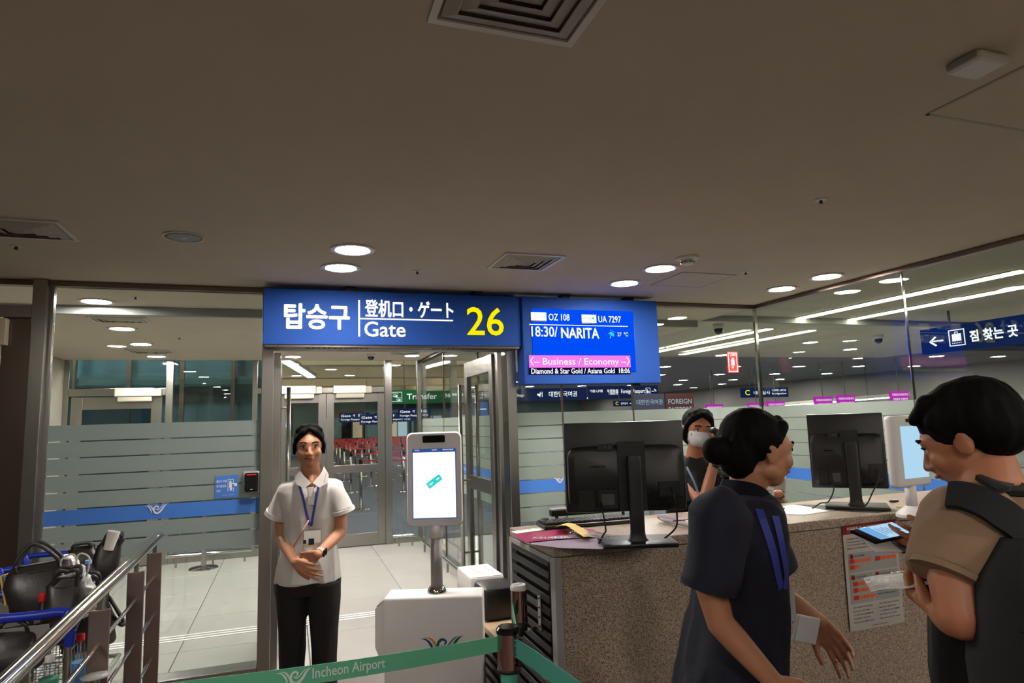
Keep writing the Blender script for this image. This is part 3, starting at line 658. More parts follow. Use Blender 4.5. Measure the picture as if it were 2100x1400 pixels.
for r_ in ((467, 982, 468, 1007), (467, 982, 479, 983), (478, 982, 479, 990), (478, 999, 479, 1007), (470, 989, 475.5, 999), (471, 998, 473, 1005.5), (473.7, 998, 475.5, 1005.5), (475, 990, 481, 992), (480, 990.5, 486, 996)): prect(*r_, YF-.0096, 'white_paint', t, 'figure_icon')
MB().cyl(onY(472.7, 987, YF-.0096), onY(472.7, 987, YF-.0085), .0055, seg=14).build('figure_icon', 'white_paint', t)
t = thing('card_reader', 'black card reader in a grey mount beside the gate post', 'card reader', (-.23, YF-.06, 1.19))
MB().box((-.285, YF-.05, 1.185), (-.178, YF-.008, 1.325), .012).build('mount', 'kiosk_grey', t); MB().box((-.27, YF-.075, 1.195), (-.187, YF-.05, 1.315), .01).build('reader', 'black_gloss', t)
MB().box((-.258, YF-.0765, 1.30), (-.2, YF-.0745, 1.308)).build('indicator', 'red_plastic', t); MB().box((-.235, YF-.0765, 1.21), (-.22, YF-.0745, 1.213)).build('badge', 'white_paint', t)
MB().cyl((-.235, YF-.03, 1.185), (-.235, YF-.03, 1.16), .006).build('conduit', 'kiosk_grey', t)
# ------------------------------------------------------------------ overhead signs of the hall
def hang_sign(name, label, x0, x1, Y, z0, z1, m, items, ztop=2.75, dz=.06, group=None):
    t = thing(name, label, 'sign', ((x0+x1)/2, Y, z0), group)
    MB().box((x0, Y, z0), (x1, Y+dz, z1), .005).build('board', m, t)
    for f in (.2, .8): MB().cyl((x0+(x1-x0)*f, Y+dz/2, z1), (x0+(x1-x0)*f, Y+dz/2, ztop), .007, seg=8).build('hanger', 'dark_trim', t)
    for s_, a, b, c, d, mm in items: lettering(s_, (x0+a*(x1-x0), Y-.002, z0+c*(z1-z0)), ((b-a)*(x1-x0), 0, 0), (0, 0, (d-c)*(z1-z0)), mm, t, .012)
    return t
t = hang_sign('transfer_sign', 'green hanging Transfer sign behind the rear corner post', 2.3, 4.25, 16, 2.09, 2.43, 'sign_green', [('Transfer', .23, .62, .3, .72, 'lit_white'), ('· 환승', .68, .8, .4, .7, 'lit_white'), ('转机 乗換', .82, .97, .5, .7, 'lit_white')], 3.6)
for r_ in ((2.35, 2.14, 2.36, 2.38), (2.62, 2.14, 2.63, 2.38), (2.35, 2.14, 2.63, 2.15), (2.35, 2.37, 2.63, 2.38)): MB().box((r_[0], 15.997, r_[1]), (r_[2], 15.999, r_[3])).build('icon_frame', 'lit_white', t)
lettering('✈', (2.39, 15.997, 2.25), (.14, 0, 0), (0, 0, .1), 'lit_white', t); lettering('✈', (2.48, 15.997, 2.16), (.12, 0, 0), (0, 0, .09), 'lit_white', t)
hang_sign('direction_sign', 'dark blue hanging sign reading 부산 대구 beside the green sign', 4.27, 6.15, 16, 2.09, 2.42, 'sign_navy', [('부산', .05, .25, .3, .75, 'lit_white'), ('Busan', .26, .38, .35, .6, 'lit_white'), ('· 대구', .42, .7, .3, .75, 'lit_white'), ('Daegu', .72, .84, .3, .6, 'lit_white')])
hang_sign('passport_sign', 'dark blue hanging sign reading 대한민국여권 behind the open door', 6.17, 7.7, 16.02, 2.09, 2.42, 'sign_navy', [('⇥', .04, .14, .3, .75, 'lit_white'), ('대한민국여권', .26, .8, .3, .75, 'lit_white')])
t = hang_sign('passport_sign', 'dark blue hanging sign reading Foreign Passport with a right arrow', 7.2, 9.25, 14.9, 2.08, 2.4, 'sign_navy', [('外国人护照', .02, .2, .5, .72, 'lit_white'), ('外国旅券', .26, .42, .3, .75, 'lit_white'), ('Foreign Passport', .46, .8, .3, .72, 'lit_white'), ('→', .9, .98, .3, .75, 'lit_white')])
for r_ in ((8.87, 2.14, 8.88, 2.34), (9.0, 2.14, 9.01, 2.34), (8.87, 2.14, 9.01, 2.15), (8.87, 2.33, 9.01, 2.34), (8.9, 2.2, 8.93, 2.3), (8.95, 2.2, 8.98, 2.26)): MB().box((r_[0], 14.896, r_[1]), (r_[2], 14.898, r_[3])).build('icon_frame', 'lit_white', t)
hang_sign('immigration_sign', 'navy hanging Immigration sign with a yellow C, left of the glass corner', 11.2, 12.72, 14, 2.0, 2.25, 'sign_navy', [('C', .07, .17, .25, .8, 'lit_yellow'), ('내국심사', .25, .6, .3, .68, 'lit_white'), ('入国审查 入国審査', .64, .95, .62, .85, 'lit_white'), ('Immigration', .64, .95, .22, .48, 'lit_white')])
hang_sign('immigration_sign', 'small navy Immigration sign under the flight display', 7.55, 8.3, 14.2, 1.86, 2.0, 'sign_navy', [('C', .05, .15, .25, .8, 'lit_yellow'), ('입국심사', .25, .5, .3, .68, 'lit_white'), ('Immigration', .58, .95, .3, .6, 'lit_white')])
for x0, x1, c1, c2, mm, l in ((5.14, 5.69, '대한민국여권', 'KOREAN PASSPORT', 'passport', 'dark blue Korean passport sign above the frosted glass'), (5.72, 6.24, 'FOREIGN', 'PASSPORT', 'maroon', 'maroon Foreign Passport sign above the frosted glass')):
    t = thing('booth_sign', l, 'sign', ((x0+x1)/2, 9.0, 1.3), 'booth signs by the phone user')
    MB().box((x0, 9.0, 1.3), (x1, 9.05, 1.95)).build('board', mm, t); MB().box((x0+.2, 9.02, 0), (x0+.26, 9.06, 1.3)).build('post', 'steel', t)
    lettering(c1, (x0+.04, 8.996, 1.78), (x1-x0-.08, 0, 0), (0, 0, .08), 'lit_dim', t, .01); lettering(c2, (x0+.04, 8.996, 1.66), (x1-x0-.08, 0, 0), (0, 0, .07 if x0 > 5.5 else .04), 'lit_dim', t, .01)
MG = [(1466, 838, 17), (1592, 832, 16.4), (1553, 835, 16.6), (1690, 823, 15.6), (1736, 820, 15.3), (1846, 812, 14.6)]
for n, (px, py, D) in enumerate(MG):
    c = at(px, py, D); c.z -= .0; t = thing('counter_sign', ['magenta counter sign nearest the phone user', 'magenta counter sign just right of the glass corner', 'magenta counter sign on the glass corner itself', 'left magenta sign of the pair above the right monitor', 'right magenta sign of the pair above the right monitor', 'magenta counter sign partly behind the traveller'][n], 'sign', tuple(c), 'magenta counter signs in the hall')
    MB().box((c.x-.27, c.y, c.z-.12), (c.x+.27, c.y+.05, c.z+.12)).build('board', 'sign_magenta', t); MB().cyl((c.x, c.y+.03, c.z+.12), (c.x, c.y+.03, 2.75), .008, seg=8).build('hanger', 'dark_trim', t)
    lettering('FOREIGN PASSPORTS', (c.x-.24, c.y-.003, c.z+.01), (.48, 0, 0), (0, 0, .05), 'lit_white', t); lettering('外国旅券 外国护照', (c.x-.22, c.y-.003, c.z-.09), (.44, 0, 0), (0, 0, .05), 'lit_white', t)
# baggage sign, facing the glass
t = thing('baggage_sign', 'blue hanging baggage sign with left arrow and suitcase icon', 'sign', (6.5, 4.2, 2.19))
MB().box((6.5, 3.1, 2.17), (6.56, 5.12, 2.44), .004).build('board', 'sign_navy', t)
for y in (3.5, 4.8): MB().cyl((6.53, y, 2.44), (6.53, y, 2.6), .012, seg=8).build('hanger', 'dark_trim', t)
def bt(s_, y0, y1, z0, z1, b=.015): lettering(s_, (6.496, y0, z0), (0, y1-y0, 0), (0, 0, z1-z0), 'lit_white', t, b)
bt('←', 5.02, 4.86, 2.24, 2.35); bt('짐 찾는 곳', 4.58, 4.12, 2.24, 2.36, .03); bt('行李提取处', 4.05, 3.62, 2.33, 2.41); bt('Baggage', 4.05, 3.5, 2.19, 2.29)
for r_ in ((4.80, 2.22, 4.79, 2.39), (4.64, 2.22, 4.63, 2.39), (4.80, 2.22, 4.63, 2.23), (4.80, 2.38, 4.63, 2.39), (4.765, 2.27, 4.67, 2.345), (4.735, 2.345, 4.73, 2.365), (4.705, 2.345, 4.70, 2.365), (4.735, 2.36, 4.70, 2.367)): MB().box((6.4955, r_[2], r_[1]), (6.497, r_[0], r_[3])).build('suitcase_icon', 'lit_white', t)
for k in range(6): MB().cyl((6.4955, 4.765-k*.018, 2.25), (6.497, 4.765-k*.018, 2.25), .005, seg=8).build('suitcase_icon', 'lit_white', t)
# far sign rows above the queues
for k, (x0, x1, y, z) in enumerate(((1.9, 3.1, 27, 1.72), (3.3, 4.9, 27, 1.68), (2.4, 3.6, 24, 1.6), (3.8, 5.0, 24, 1.78))):
    hang_sign('direction_sign', ['far navy sign with arrow just right of the attendant', 'far navy sign row above the red queue belts, at the right', 'far navy sign row above the red queue belts, lower', 'far navy sign high beside the rear right stile'][k], x0, x1, y, z, z+.38, 'sign_navy', [('Gate ↑ 환승', .05, .9, .55, .85, 'lit_white'), ('Foreign Passport 여권', .05, .92, .15, .42, 'lit_white')], 3.6)
t = thing('wall_board', 'small azure lit board high behind the vestibule side glass', 'sign', (6.15, 22, 1.7)); MB().box((6.15, 22, 1.62), (6.65, 22.05, 2.3)).build('board', 'sign_azure', t); MB().box((6.2, 21.99, 2.0), (6.6, 22.0, 2.05)).build('band', 'lit_white', t)
# information screen and seats behind the attendant
t = thing('advert_screen', 'upright blue and green screen behind the attendant', 'screen', (-.35, 14, 0))
MB().box((-.37, 14, 1.4), (.06, 14.06, 2.0), .01).build('housing', 'black', t); MB().box((-.345, 13.99, 1.42), (.03, 14, 1.56)).build('screen', 'screen_green', t); MB().box((-.345, 13.99, 1.56), (.03, 14, 1.73)).build('screen', 'sign_azure', t); MB().box((-.2, 14.02, 0), (-.1, 14.06, 1.4)).build('stand', 'steel', t)
lettering('✈', (-.26, 13.985, 1.6), (.2, 0, 0), (0, 0, .09), 'lit_white', t)
# ------------------------------------------------------------------ queue posts with red belts
ha = math.radians(24.6); hu = V((math.cos(ha), -math.sin(ha), 0)); hv = V((math.sin(ha), math.cos(ha), 0))
def queue_post():
    t = thing('queue_post', 'steel queue post with a red belt in the far hall', 'queue post', (0, 0, 0), 'queue posts with red belts in the hall')
    smo(MB().lathe([(.001, 0), (.17, 0), (.165, .012), (.03, .025), (.001, .025)], (0, 0, 0), 16), 'base', 'chrome', t)
    MB().cyl((0, 0, .02), (0, 0, .93), .028, seg=10).build('pole', 'steel', t, True)
    MB().cyl((0, 0, .86), (0, 0, .98), .036, seg=10).build('belt_head', 'black', t, True)
    MB().obox(hu*.62+V((0, 0, .91)), hu*1.16, hv*.004, V((0, 0, .03))).build('belt', 'belt_red', t)
    return t
qp = queue_post(); kids = list(qp.children); n = 0; first = True
for j in range(26):
    for i in range(-8, 12):
        p = V((1.3, 12.8, 0))+hu*(i*1.3)+hv*(j*1.55)
        d = p-CAM; cx, cz = d.dot(CR), d.dot(fw); px = 1050+FPX*cx/cz
        if not (640 < px < 960) or p.y < 12.3 or p.y > 34 or p.x < .9: continue
        if n >= 200: break
        if first: qp.location = p; first = False
        else:
            c = qp.copy(); COL.objects.link(c); c.location = p; c['label'] = 'queue post with red belt, %s row from the door, %s from the left' % (ORD[j], ORD[i+8])
            for ch in kids: e = ch.copy(); COL.objects.link(e); e.parent = c
        n += 1
# near queue post inside the hall and lone post bases in the vestibule
def base_post(x, y, label, h=.95):
    t = thing('barrier_post', label, 'queue post', (x, y, 0))
    smo(MB().lathe([(.001, 0), (.16, 0), (.155, .012), (.04, .028), (.001, .028)], (x, y, 0), 32), 'base', 'chrome', t); smo(MB().cyl((x, y, .02), (x, y, h), .03, seg=20), 'pole', 'steel', t); smo(MB().cyl((x, y, h), (x, y, h+.1), .036, seg=20), 'belt_head', 'black', t)
base_post(-.93, 8.5, 'lone steel post with a round base behind the frosted left panel')
# far shop fronts
for k, (x0, m, l) in enumerate(((1.5, 'dark_trim', 'dark far shop front with a round emblem'), (4.0, 'shop_teal', 'teal glazed far shop front'), (6.6, 'shop_teal', 'pale blue far shop poster wall'), (9.5, 'shop_teal', 'teal far shop front at the right'))):
    t = thing('shop_front', l, 'shop', (x0+1.2, 37, 0)); MB().box((x0, 36.9, 0), (x0+2.4, 37.4, 2.4)).build('body', m, t)
    for q_ in range(4): MB().box((x0+.1+q_*.57, 36.85, .9), (x0+.6+q_*.57, 36.9, 2.0)).build('window', ('lit_dim', 'shop_teal', 'glass_teal', 'cream')[(q_+k) % 4], t)
# ------------------------------------------------------------------ granite check-in counter
CT = 1.10; CX0, CX1, CY0, CY1 = .985, 4.0, 2.41, 2.95
CX1 = XS-.08
cn = thing('boarding_counter', 'speckled granite boarding counter with black louvred left end', 'counter', (2.4, 2.7, 0))
MB().box((CX0+.03, CY0+.006, 0), (CX1, CY0+.04, CT-.045), .002).build('front_panel', 'granite', cn)
MB().box((CX0, CY0, CT-.04), (CX1, CY1, CT), .004).build('top_slab', 'granite', cn)
MB().box((CX0, CY0, 0), (CX0+.03, CY0+.05, CT-.042), .002).build('corner_strip', 'kiosk_grey', cn)
MB().box((CX0+.02, CY0+.04, 0), (CX0+.05, CY1, CT-.042)).build('side_backing', 'black', cn)
MB().box((CX0+.03, CY0+.04, .1), (CX1, CY0+.06, CT-.05)).build('inner_panel', 'black', cn)
MB().box((CX0-.004, CY1-.03, 0), (CX0+.03, CY1, CT-.042)).build('corner_strip', 'kiosk_grey', cn)
for k in range(22):
    z = CT-.075-k*.048
    MB().obox(V((CX0+.006, (CY0+CY1)/2+.01, z)), V((.022, 0, -.012)), V((0, CY1-CY0-.09, 0)), V((.004, 0, .026)), .002, 1).build('slat', 'slat', cn)
MB().box((CX0-.004, CY0+.045, CT-.065), (CX0+.01, CY1-.03, CT-.042), .001).build('slat_rail', 'kiosk_grey', cn)

def topz(px, py, z=CT): return onZ(px, py, z)
# monitors seen from behind
def monitor(c_tl, c_tr, c_br, base, label, big):
    """panel corners (top left, top right, bottom right as seen) in space, base centre on the counter"""
    tl, tr, br = V(c_tl), V(c_tr), V(c_br); rt = tr-tl; rt.z = 0; w_ = rt.length; rt.normalize(); h = tr.z-br.z; up = V((0, 0, 1)); bk = rt.cross(up).normalized()
    if bk.dot(CAM-tl) < 0: bk = -bk                     # toward the camera
    bl = V((tl.x, tl.y, tl.z-h)); t = thing('monitor', label, 'monitor', (base.x, base.y, CT)); fwd_ = -bk
    C0 = bl+rt*w_/2+up*h/2
    MB().obox(C0+fwd_*.012, rt*w_, fwd_*.022, up*h, .006).build('front_shell', 'black_plastic', t, True).data.set_sharp_from_angle(angle=.6)
    MB().obox(C0+fwd_*.026, rt*(w_-.02), fwd_*.004, up*(h-.02)).build('screen', 'black_gloss', t)
    hb = h*.70; cb = bl+rt*w_/2+up*(hb/2+.012)
    b = MB(); n_ = V(rt)
    b.loft([(cb+bk*0-V((0, 0, 0)), rt*(w_*.485), up*hb/2), (cb+bk*.02, rt*(w_*.475), up*(hb/2-.004)), (cb+bk*.03, rt*(w_*.44), up*(hb/2-.02))], 40, True, 9)
    smo(b, 'rear_housing', 'black_plastic', t)
    F = cb+bk*.031
    def r(u0, v0, u1, v1, d, m, nm, inset=0):            # small plates on the housing, fractions of the panel
        c = bl+rt*w_*(u0+u1)/2+up*h*(v0+v1)/2+bk*(.031+d/2-inset); return MB().obox(c, rt*w_*(u1-u0), bk*d, up*h*(v1-v0), .0008, 1).build(nm, m, t)
    r(.10, .04, .23, .26, .004, 'black_plastic', 'socket_panel'); r(.26, .05, .42, .26, .003, 'black', 'port_recess'); r(.285, .09, .39, .21, .004, 'label_grey', 'rating_label')
    r(.43, .02, .66, .78, .004, 'black', 'neck_recess'); r(.76, .17, .94, .33, .003, 'black', 'port_recess'); r(.745, .155, .955, .17, .004, 'black_plastic', 'port_frame'); r(.66, .2, .675, .25, .004, 'black', 'lock_slot')
    r(.27, .68, .40, .76, .002, 'black', 'button_plate')
    for u in (.335, .37): MB().obox(bl+rt*w_*u+up*h*.72+bk*.0335, rt*.006, bk*.001, up*.012).build('icon', 'label_grey', t)
    lettering('SAMSUNG' , bl+rt*w_*(.20 if rt.dot(CR) > 0 else .20)+up*h*.5+bk*.0315, rt*w_*.12, up*.008, 'black_gloss', t, .02)
    MB().cyl(bl+rt*w_*.165+up*h*.12+bk*.034, bl+rt*w_*.165+up*h*.12+bk*.0365, .013).build('socket', 'black', t)
    # stand
    top = bl+rt*w_*.56+up*h*.62+bk*.05; bz = V((base.x, base.y, CT))
    foot = V((top.x, top.y, CT+.02))
    smo(MB().loft([(foot-up*.006, rt*.045, bk*.022), (foot+up*.01, rt*.032, bk*.017), (foot+up*.03, rt*.028, bk*.014), (top-up*.02, rt*.03, bk*.016), (top, rt*.026, bk*.014)], 24, True, 5), 'neck', 'black_plastic', t)
    MB().cyl(top-up*.03+bk*.0, top-up*.03-bk*.03, .03).build('hinge', 'black', t, True)
    smo(MB().obox(V((foot.x, foot.y, CT+.009))+fwd_*.03, rt*.29, fwd_*.2, up*.018, .006), 'stand_base', 'black_plastic', t)
    # cables
    p1 = bl+rt*w_*.28+up*h*.12+bk*.038; p2 = bl+rt*w_*.86+up*h*.26+bk*.04
    for q, e in ((p1, V((p1.x-.01, p1.y+.02, CT+.006))), (p2, V((p2.x-.03, p2.y+.05, CT+.006)))):
        if big: pts = [q, q+bk*.03-up*.03, q+bk*.02-up*.1+rt*.01, q-up*(q.z-e.z)*.75+rt*.005, e]
        else: pts = [q, q+bk*.025-up*.05, q+bk*.02-up*.11-rt*.03, V((q.x-.09, q.y, CT+.03)), V((q.x-.13, q.y+.02, CT+.004))]
        smo(MB().tube(curve_pts(pts, 8), .0035, 8), 'cable', 'black', t)
    return t
P1, P2 = at(1155, 868, 2.62), at(1398, 852, 2.62); P2 = V((P2.x, P2.y, P1.z)); 
monitor(P1, P2, V((P2.x, P2.y, at(1400, 1042, 2.62).z)), onZ(1300, 1092, CT), 'large black monitor seen from behind at the left end of the counter', True)
P1, P2 = at(1653, 850, 3.45), at(1809, 850, 3.30); P2 = V((P2.x, P2.y, P1.z))
monitor(P1, P2, V((P2.x, P2.y, at(1653, 998, 3.45).z)), onZ(1755, 1040, CT), 'smaller black monitor seen from behind between the women and the traveller', False)
# keyboard, mouse, tray
kb = thing('keyboard', 'black keyboard behind the left monitor', 'keyboard', tuple(topz(1290, 1062)+V((0, 0, 0))))
kc = V((1.32, 2.84, CT+.012)); kr = V((.44, -.02, 0)); kf = V((0, -.0, 0))
MB().obox(kc, kr, V((.006, .13, .006)), V((0, 0, .018)), .004).build('body', 'black_plastic', kb)
km = MB().box((-.0085, -.0085, 0), (.0085, .0085, .008), .0015).mesh('key'); km.materials.append(M['black_plastic'])
kl = wloc(kb)
for i in range(20):
    for j in range(5):
        o = bpy.data.objects.new('key', km); COL.objects.link(o); o.parent = kb; o.location = kc+kr*((i-9.5)*.0485)+V((0, (j-2)*.022, .010))-kl
t = thing('document_scanner', 'low black desk scanner with a pale top behind the left monitor', 'scanner', (1.37, 2.9, CT))
MB().obox(V((1.40, 2.93, CT+.05)), V((.42, -.02, 0)), V((0, .035, 0)), V((0, 0, .03)), .004).build('body', 'black_plastic', t); MB().obox(V((1.40, 2.935, CT+.068)), V((.41, -.02, 0)), V((0, .03, .004)), V((0, 0, .004))).build('top_plate', 'kiosk_grey', t)
for s_ in (-.18, .18): MB().cyl((1.40+s_, 2.935, CT), (1.40+s_, 2.935, CT+.04), .008).build('foot', 'black', t)
ms = topz(1120, 1078); t = thing('mouse', 'black computer mouse beside the yellow paper bands', 'mouse', tuple(ms))
smo(MB().loft([(ms+V((0, 0, .0)), V((.034, 0, 0)), V((0, .055, 0))), (ms+V((0, 0, .014)), V((.036, 0, 0)), V((0, .057, 0))), (ms+V((0, .004, .028)), V((.026, 0, 0)), V((0, .042, 0))), (ms+V((0, .006, .035)), V((.01, 0, 0)), V((0, .02, 0)))], 24), 'shell', 'black_plastic', t)
MB().cyl(ms+V((-.003, -.02, .03)), ms+V((.003, -.02, .03)), .008).build('wheel', 'black', t)
# printed plastic sheets hanging over the counter corner
def sheet(name, label, cat, corners, z, m, group=None, th=.0012):
    ps = [topz(*c, z) for c in corners]; t = thing(name, label, cat, tuple(ps[0]), group); MB().prism(ps, (0, 0, th)).build('sheet', m, t); return t, ps
t, ps = sheet('plastic_folder', 'clear lilac plastic folder overhanging the granite corner', 'folder', [(1062, 1098), (1200, 1083), (1277, 1104), (1236, 1126), (1150, 1124), (1090, 1116)], CT+.004, 'film_purple')
t, ps = sheet('leaflet', 'magenta and violet leaflet on the plastic folder', 'leaflet', [(1052, 1096), (1150, 1085), (1215, 1085), (1240, 1098), (1140, 1106), (1078, 1112)], CT+.008, 'magenta_print')
lettering('ASIANA', topz(1090, 1105, CT+.0095), (topz(1170, 1103, CT+.0095)-topz(1090, 1105, CT+.0095)), V((.01, .03, 0)), 'white_paint', t)
MB().prism([topz(*c, CT+.0094) for c in ((1130, 1100), (1220, 1092), (1236, 1099), (1142, 1105))], (0, 0, .0005)).build('violet_field', 'film_purple', t)
t, ps = sheet('leaflet', 'white printed sheet at the left edge of the counter corner', 'leaflet', [(1047, 1090), (1130, 1078), (1150, 1082), (1060, 1094)], CT+.002, 'paper')
lettering('LOUNGE', topz(1070, 1088, CT+.0035), topz(1130, 1081, CT+.0035)-topz(1070, 1088, CT+.0035), V((.0, .018, 0)), 'dark_print', t)
# yellow baggage bands and elastic bundle
yb = topz(1175, 1090, CT+.012); t = thing('tag_bundle', 'bundle of yellow paper bands lying on the magenta leaflet', 'paper bands', tuple(yb))
for k in range(5):
    a, b, c = topz(1142, 1080, CT+.012+k*.005), topz(1170, 1074+k, CT+.03+k*.003), topz(1212-k*2, 1096+k, CT+.012+k*.003)
    MB().tube(curve_pts([a, (a+b)/2+V((0, 0, .006)), b, (b+c)/2, c], 6), 0, flat=(.03, .0012, (0, 0, 1))).build('band', 'yellow_paper', t)
t = thing('string_bundle', 'loose bundle of white strings beside the yellow bands', 'strings', tuple(topz(1230, 1095, CT+.01)))
for k in range(12):
    a = topz(1165+k*2, 1092+random.uniform(-3, 3), CT+.014); b = topz(1225+random.uniform(-8, 8), 1090+k*1.2, CT+.022+random.uniform(0, .015)); c = topz(1255+random.uniform(-8, 18), 1097+k*1.0, CT+.012)
    smo(MB().tube(curve_pts([a, b, c], 8), .0012, 5), 'string', 'white_fabric', t)
for k in range(3): MB().ell(topz(1172+k*10, 1092, CT+.024), (.012, .006, .008), u=10, v=6).build('clip', 'chrome', t, True)
# plastic-wrapped paper roll, papers, pen, watch and rubber bands
a, b = topz(1358, 1064, CT+.016), topz(1440, 1082, CT+.016); t = thing('wrapped_parcel', 'roll of printed sheets in shiny clear wrap beside the left monitor', 'parcel', tuple(a))
for k in range(3): smo(MB().tube([a+V((0, .022*k-.02, .004*k)), (a+b)/2+V((0, .022*k-.02, .004*k+.004)), b+V((0, .022*k-.02, 0))], .013, 10), 'roll', ('plastic_bag', 'white_metal', 'film_purple')[k], t)
a = topz(1380, 1068, CT+.034); smo(MB().tube([a, a+V((.09, -.01, .002))], .003, 6), 'stripe', 'poster_red', t)
t, ps = sheet('paper_sheet', 'white paper sheet with a black pen on the counter', 'paper', [(1578, 1047), (1620, 1035), (1706, 1042), (1712, 1046), (1650, 1056), (1600, 1054)], CT+.001, 'paper')
t, ps = sheet('plastic_sheet', 'clear plastic sheet under the right monitor', 'plastic sheet', [(1630, 1034), (1690, 1036), (1840, 1044), (1800, 1052), (1700, 1047)], CT+.0025, 'plastic_clear')
a, b = topz(1586, 1047, CT+.008), topz(1607, 1042, CT+.008); t = thing('pen', 'black pen lying on the white paper sheet', 'pen', tuple(a))
MB().cyl(a, b, .005, .005, 12).build('barrel', 'black', t, True); MB().cyl(b, b+(b-a)*.15, .005, .001, 12).build('tip', 'black_plastic', t, True); MB().obox((a+b)/2+V((0, 0, .006)), (b-a)*.4, V((0, .002, 0)), V((0, 0, .001))).build('clip', 'chrome', t)
a = topz(1833, 1027, CT+.006); t = thing('binder_clip', 'small dark metal clip between the right monitor and the white kiosk', 'clip', tuple(a)); MB().obox(a, V((.05, -.004, 0)), V((0, .02, 0)), V((0, 0, .01)), .004).build('body', 'black_plastic', t); MB().obox(a+V((0, 0, .006)), V((.034, 0, 0)), V((0, .012, 0)), V((0, 0, .003)), .001).build('plate', 'chrome', t)
t = thing('rubber_bands', 'tangle of pale yellow rubber bands at the foot of the white kiosk', 'rubber bands', tuple(topz(1880, 1040, CT+.01)))
for k in range(9):
    c = topz(1868+random.uniform(-18, 22), 1040+random.uniform(-3, 4), CT+.008+k*.002); a = random.uniform(0, PI)
    pts = [c+V((math.cos(q*PI/6)*.035*math.cos(a)-math.sin(q*PI/6)*.01*math.sin(a), math.cos(q*PI/6)*.035*math.sin(a)+math.sin(q*PI/6)*.01*math.cos(a), .002*math.sin(q))) for q in range(13)]
    smo(MB().tube(pts, .0016, 5), 'band', 'yellow_paper', t)
# second face kiosk on the counter, seen from the side
kp = topz(1875, 1030); kp = at(1872, 925, 2.98); t = thing('face_scanner', 'white face scanner with a pale blue screen on the counter beside the traveller', 'kiosk', (kp.x, kp.y, CT))
rt = (CR*.42+fw*.0); d_ = (onZ(1900, 1030, CT)-onZ(1840, 1030, CT)); 
D0 = 2.85; fx = V((.50, -.87, 0)).normalized(); nx = V((-.80, -.60, 0)).normalized()
# the slab stands nearly edge-on: side seen at the left, screen facing right toward the traveller
sdir = V((.55, .84, 0)).normalized(); sdir = V((.93, -.36, 0)); ndir = V((.36, .93, 0)); 
wv_ = V((.80, .60, 0))*.0
vh = ray(1862, 930); vh.z = 0; vh.normalize(); rh = V((vh.y, -vh.x, 0)); a58 = math.radians(57)
nrm = (-vh*math.cos(a58)+rh*math.sin(a58)).normalized(); axis = V((-nrm.y, nrm.x, 0)); L = .25
zb, zt = at(1815, 998, 3.0).z, at(1818, 853, 3.0).z; cc = at(1872, 925, 2.98); cc.z = (zt+zb)/2
smo(MB().obox(cc-nrm*.025, axis*L, nrm*.05, V((0, 0, zt-zb)), .018, 3), 'housing', 'kiosk_white', t)
MB().obox(cc+nrm*.0005+axis*.012+V((0, 0, -.004)), axis*(L-.075), nrm*.003, V((0, 0, zt-zb-.09))).build('screen', 'screen_pale', t)
MB().obox(cc+nrm*.0005+V((0, 0, (zt-zb)/2-.022)), axis*.06, nrm*.003, V((0, 0, .018)), .001).build('camera_window', 'black_gloss', t)
ft = V((cc.x, cc.y, CT+.001))-nrm*.03
MB().cyl(ft+V((0, 0, .04)), V((ft.x, ft.y, zb+.02)), .024).build('pole', 'kiosk_white', t, True)
smo(MB().lathe([(.001, 0), (.07, 0), (.07, .012), (.04, .04), (.026, .05), (.001, .05)], ft, 32), 'stand_base', 'kiosk_white', t)
# poster on the counter front
t = thing('safety_poster', 'restricted items poster with a dark red heading on the granite front', 'poster', (2.5, CY0, .64))
YP = CY0+.001
def pq(px, py, off=.003): return onY(px, py, CY0-off)
def pqd(pts, m, nm, off=.003, th=.0008): return MB().prism([pq(*p, off) for p in pts], (0, th, 0)).build(nm, m, t)
pqd([(1727, 1078), (1837, 1064), (1855, 1275), (1744, 1296)], 'poster_paper', 'sheet', .003)
pqd([(1727, 1078), (1837, 1064), (1839.5, 1083), (1728.5, 1097)], 'poster_red', 'heading', .004)
TL, TR, BL, BR = V((1727, 1078, 0)), V((1837, 1064, 0)), V((1744, 1296, 0)), V((1855, 1275, 0))
def uv(u, v): p = TL.lerp(TR, u).lerp(BL.lerp(BR, u), v); return (p.x, p.y)
def pr_(u0, v0, u1, v1, m, nm, off=.0045): return pqd([uv(u0, v0), uv(u1, v0), uv(u1, v1), uv(u0, v1)], m, nm, off)
def pt_(s_, u0, v0, u1, v1, m): a, b, c = pq(*uv(u0, v1), .0055), pq(*uv(u1, v1), .0055), pq(*uv(u0, v0), .0055); lettering(s_, a, b-a, c-a, m, t, .01, thick=.0002)
pt_('위험물품 및 기내반입금지물품 안내', .08, .022, .9, .052, 'white_paint'); pt_('Dangerous goods and restricted items', .08, .06, .7, .075, 'film_purple')
for k, l in enumerate(('위험물품은 휴대 및 위탁수하물 금지', 'Dangerous goods are prohibited', '기내 반입금지물품 안내', 'Items not allowed in the cabin')): pt_(l, .06, .125+k*.03, .55+.08*(k % 2), .14+k*.03, 'poster_red' if k % 2 == 0 else 'dark_print')
for r_ in ((.07, .27, .95, .455), (.07, .47, .49, .745), (.52, .47, .95, .745)): pr_(*r_, 'grey_print', 'field')
for (u, v) in ((.13, .3), (.13, .5), (.58, .5)):
    c = pq(*uv(u, v), .0058); MB().cyl(c, c+V((0, .0008, 0)), .011, seg=20).build('field_mark', 'poster_red', t); pt_('항공위험물', u+.06, v-.008, u+.24, v+.008, 'dark_print')
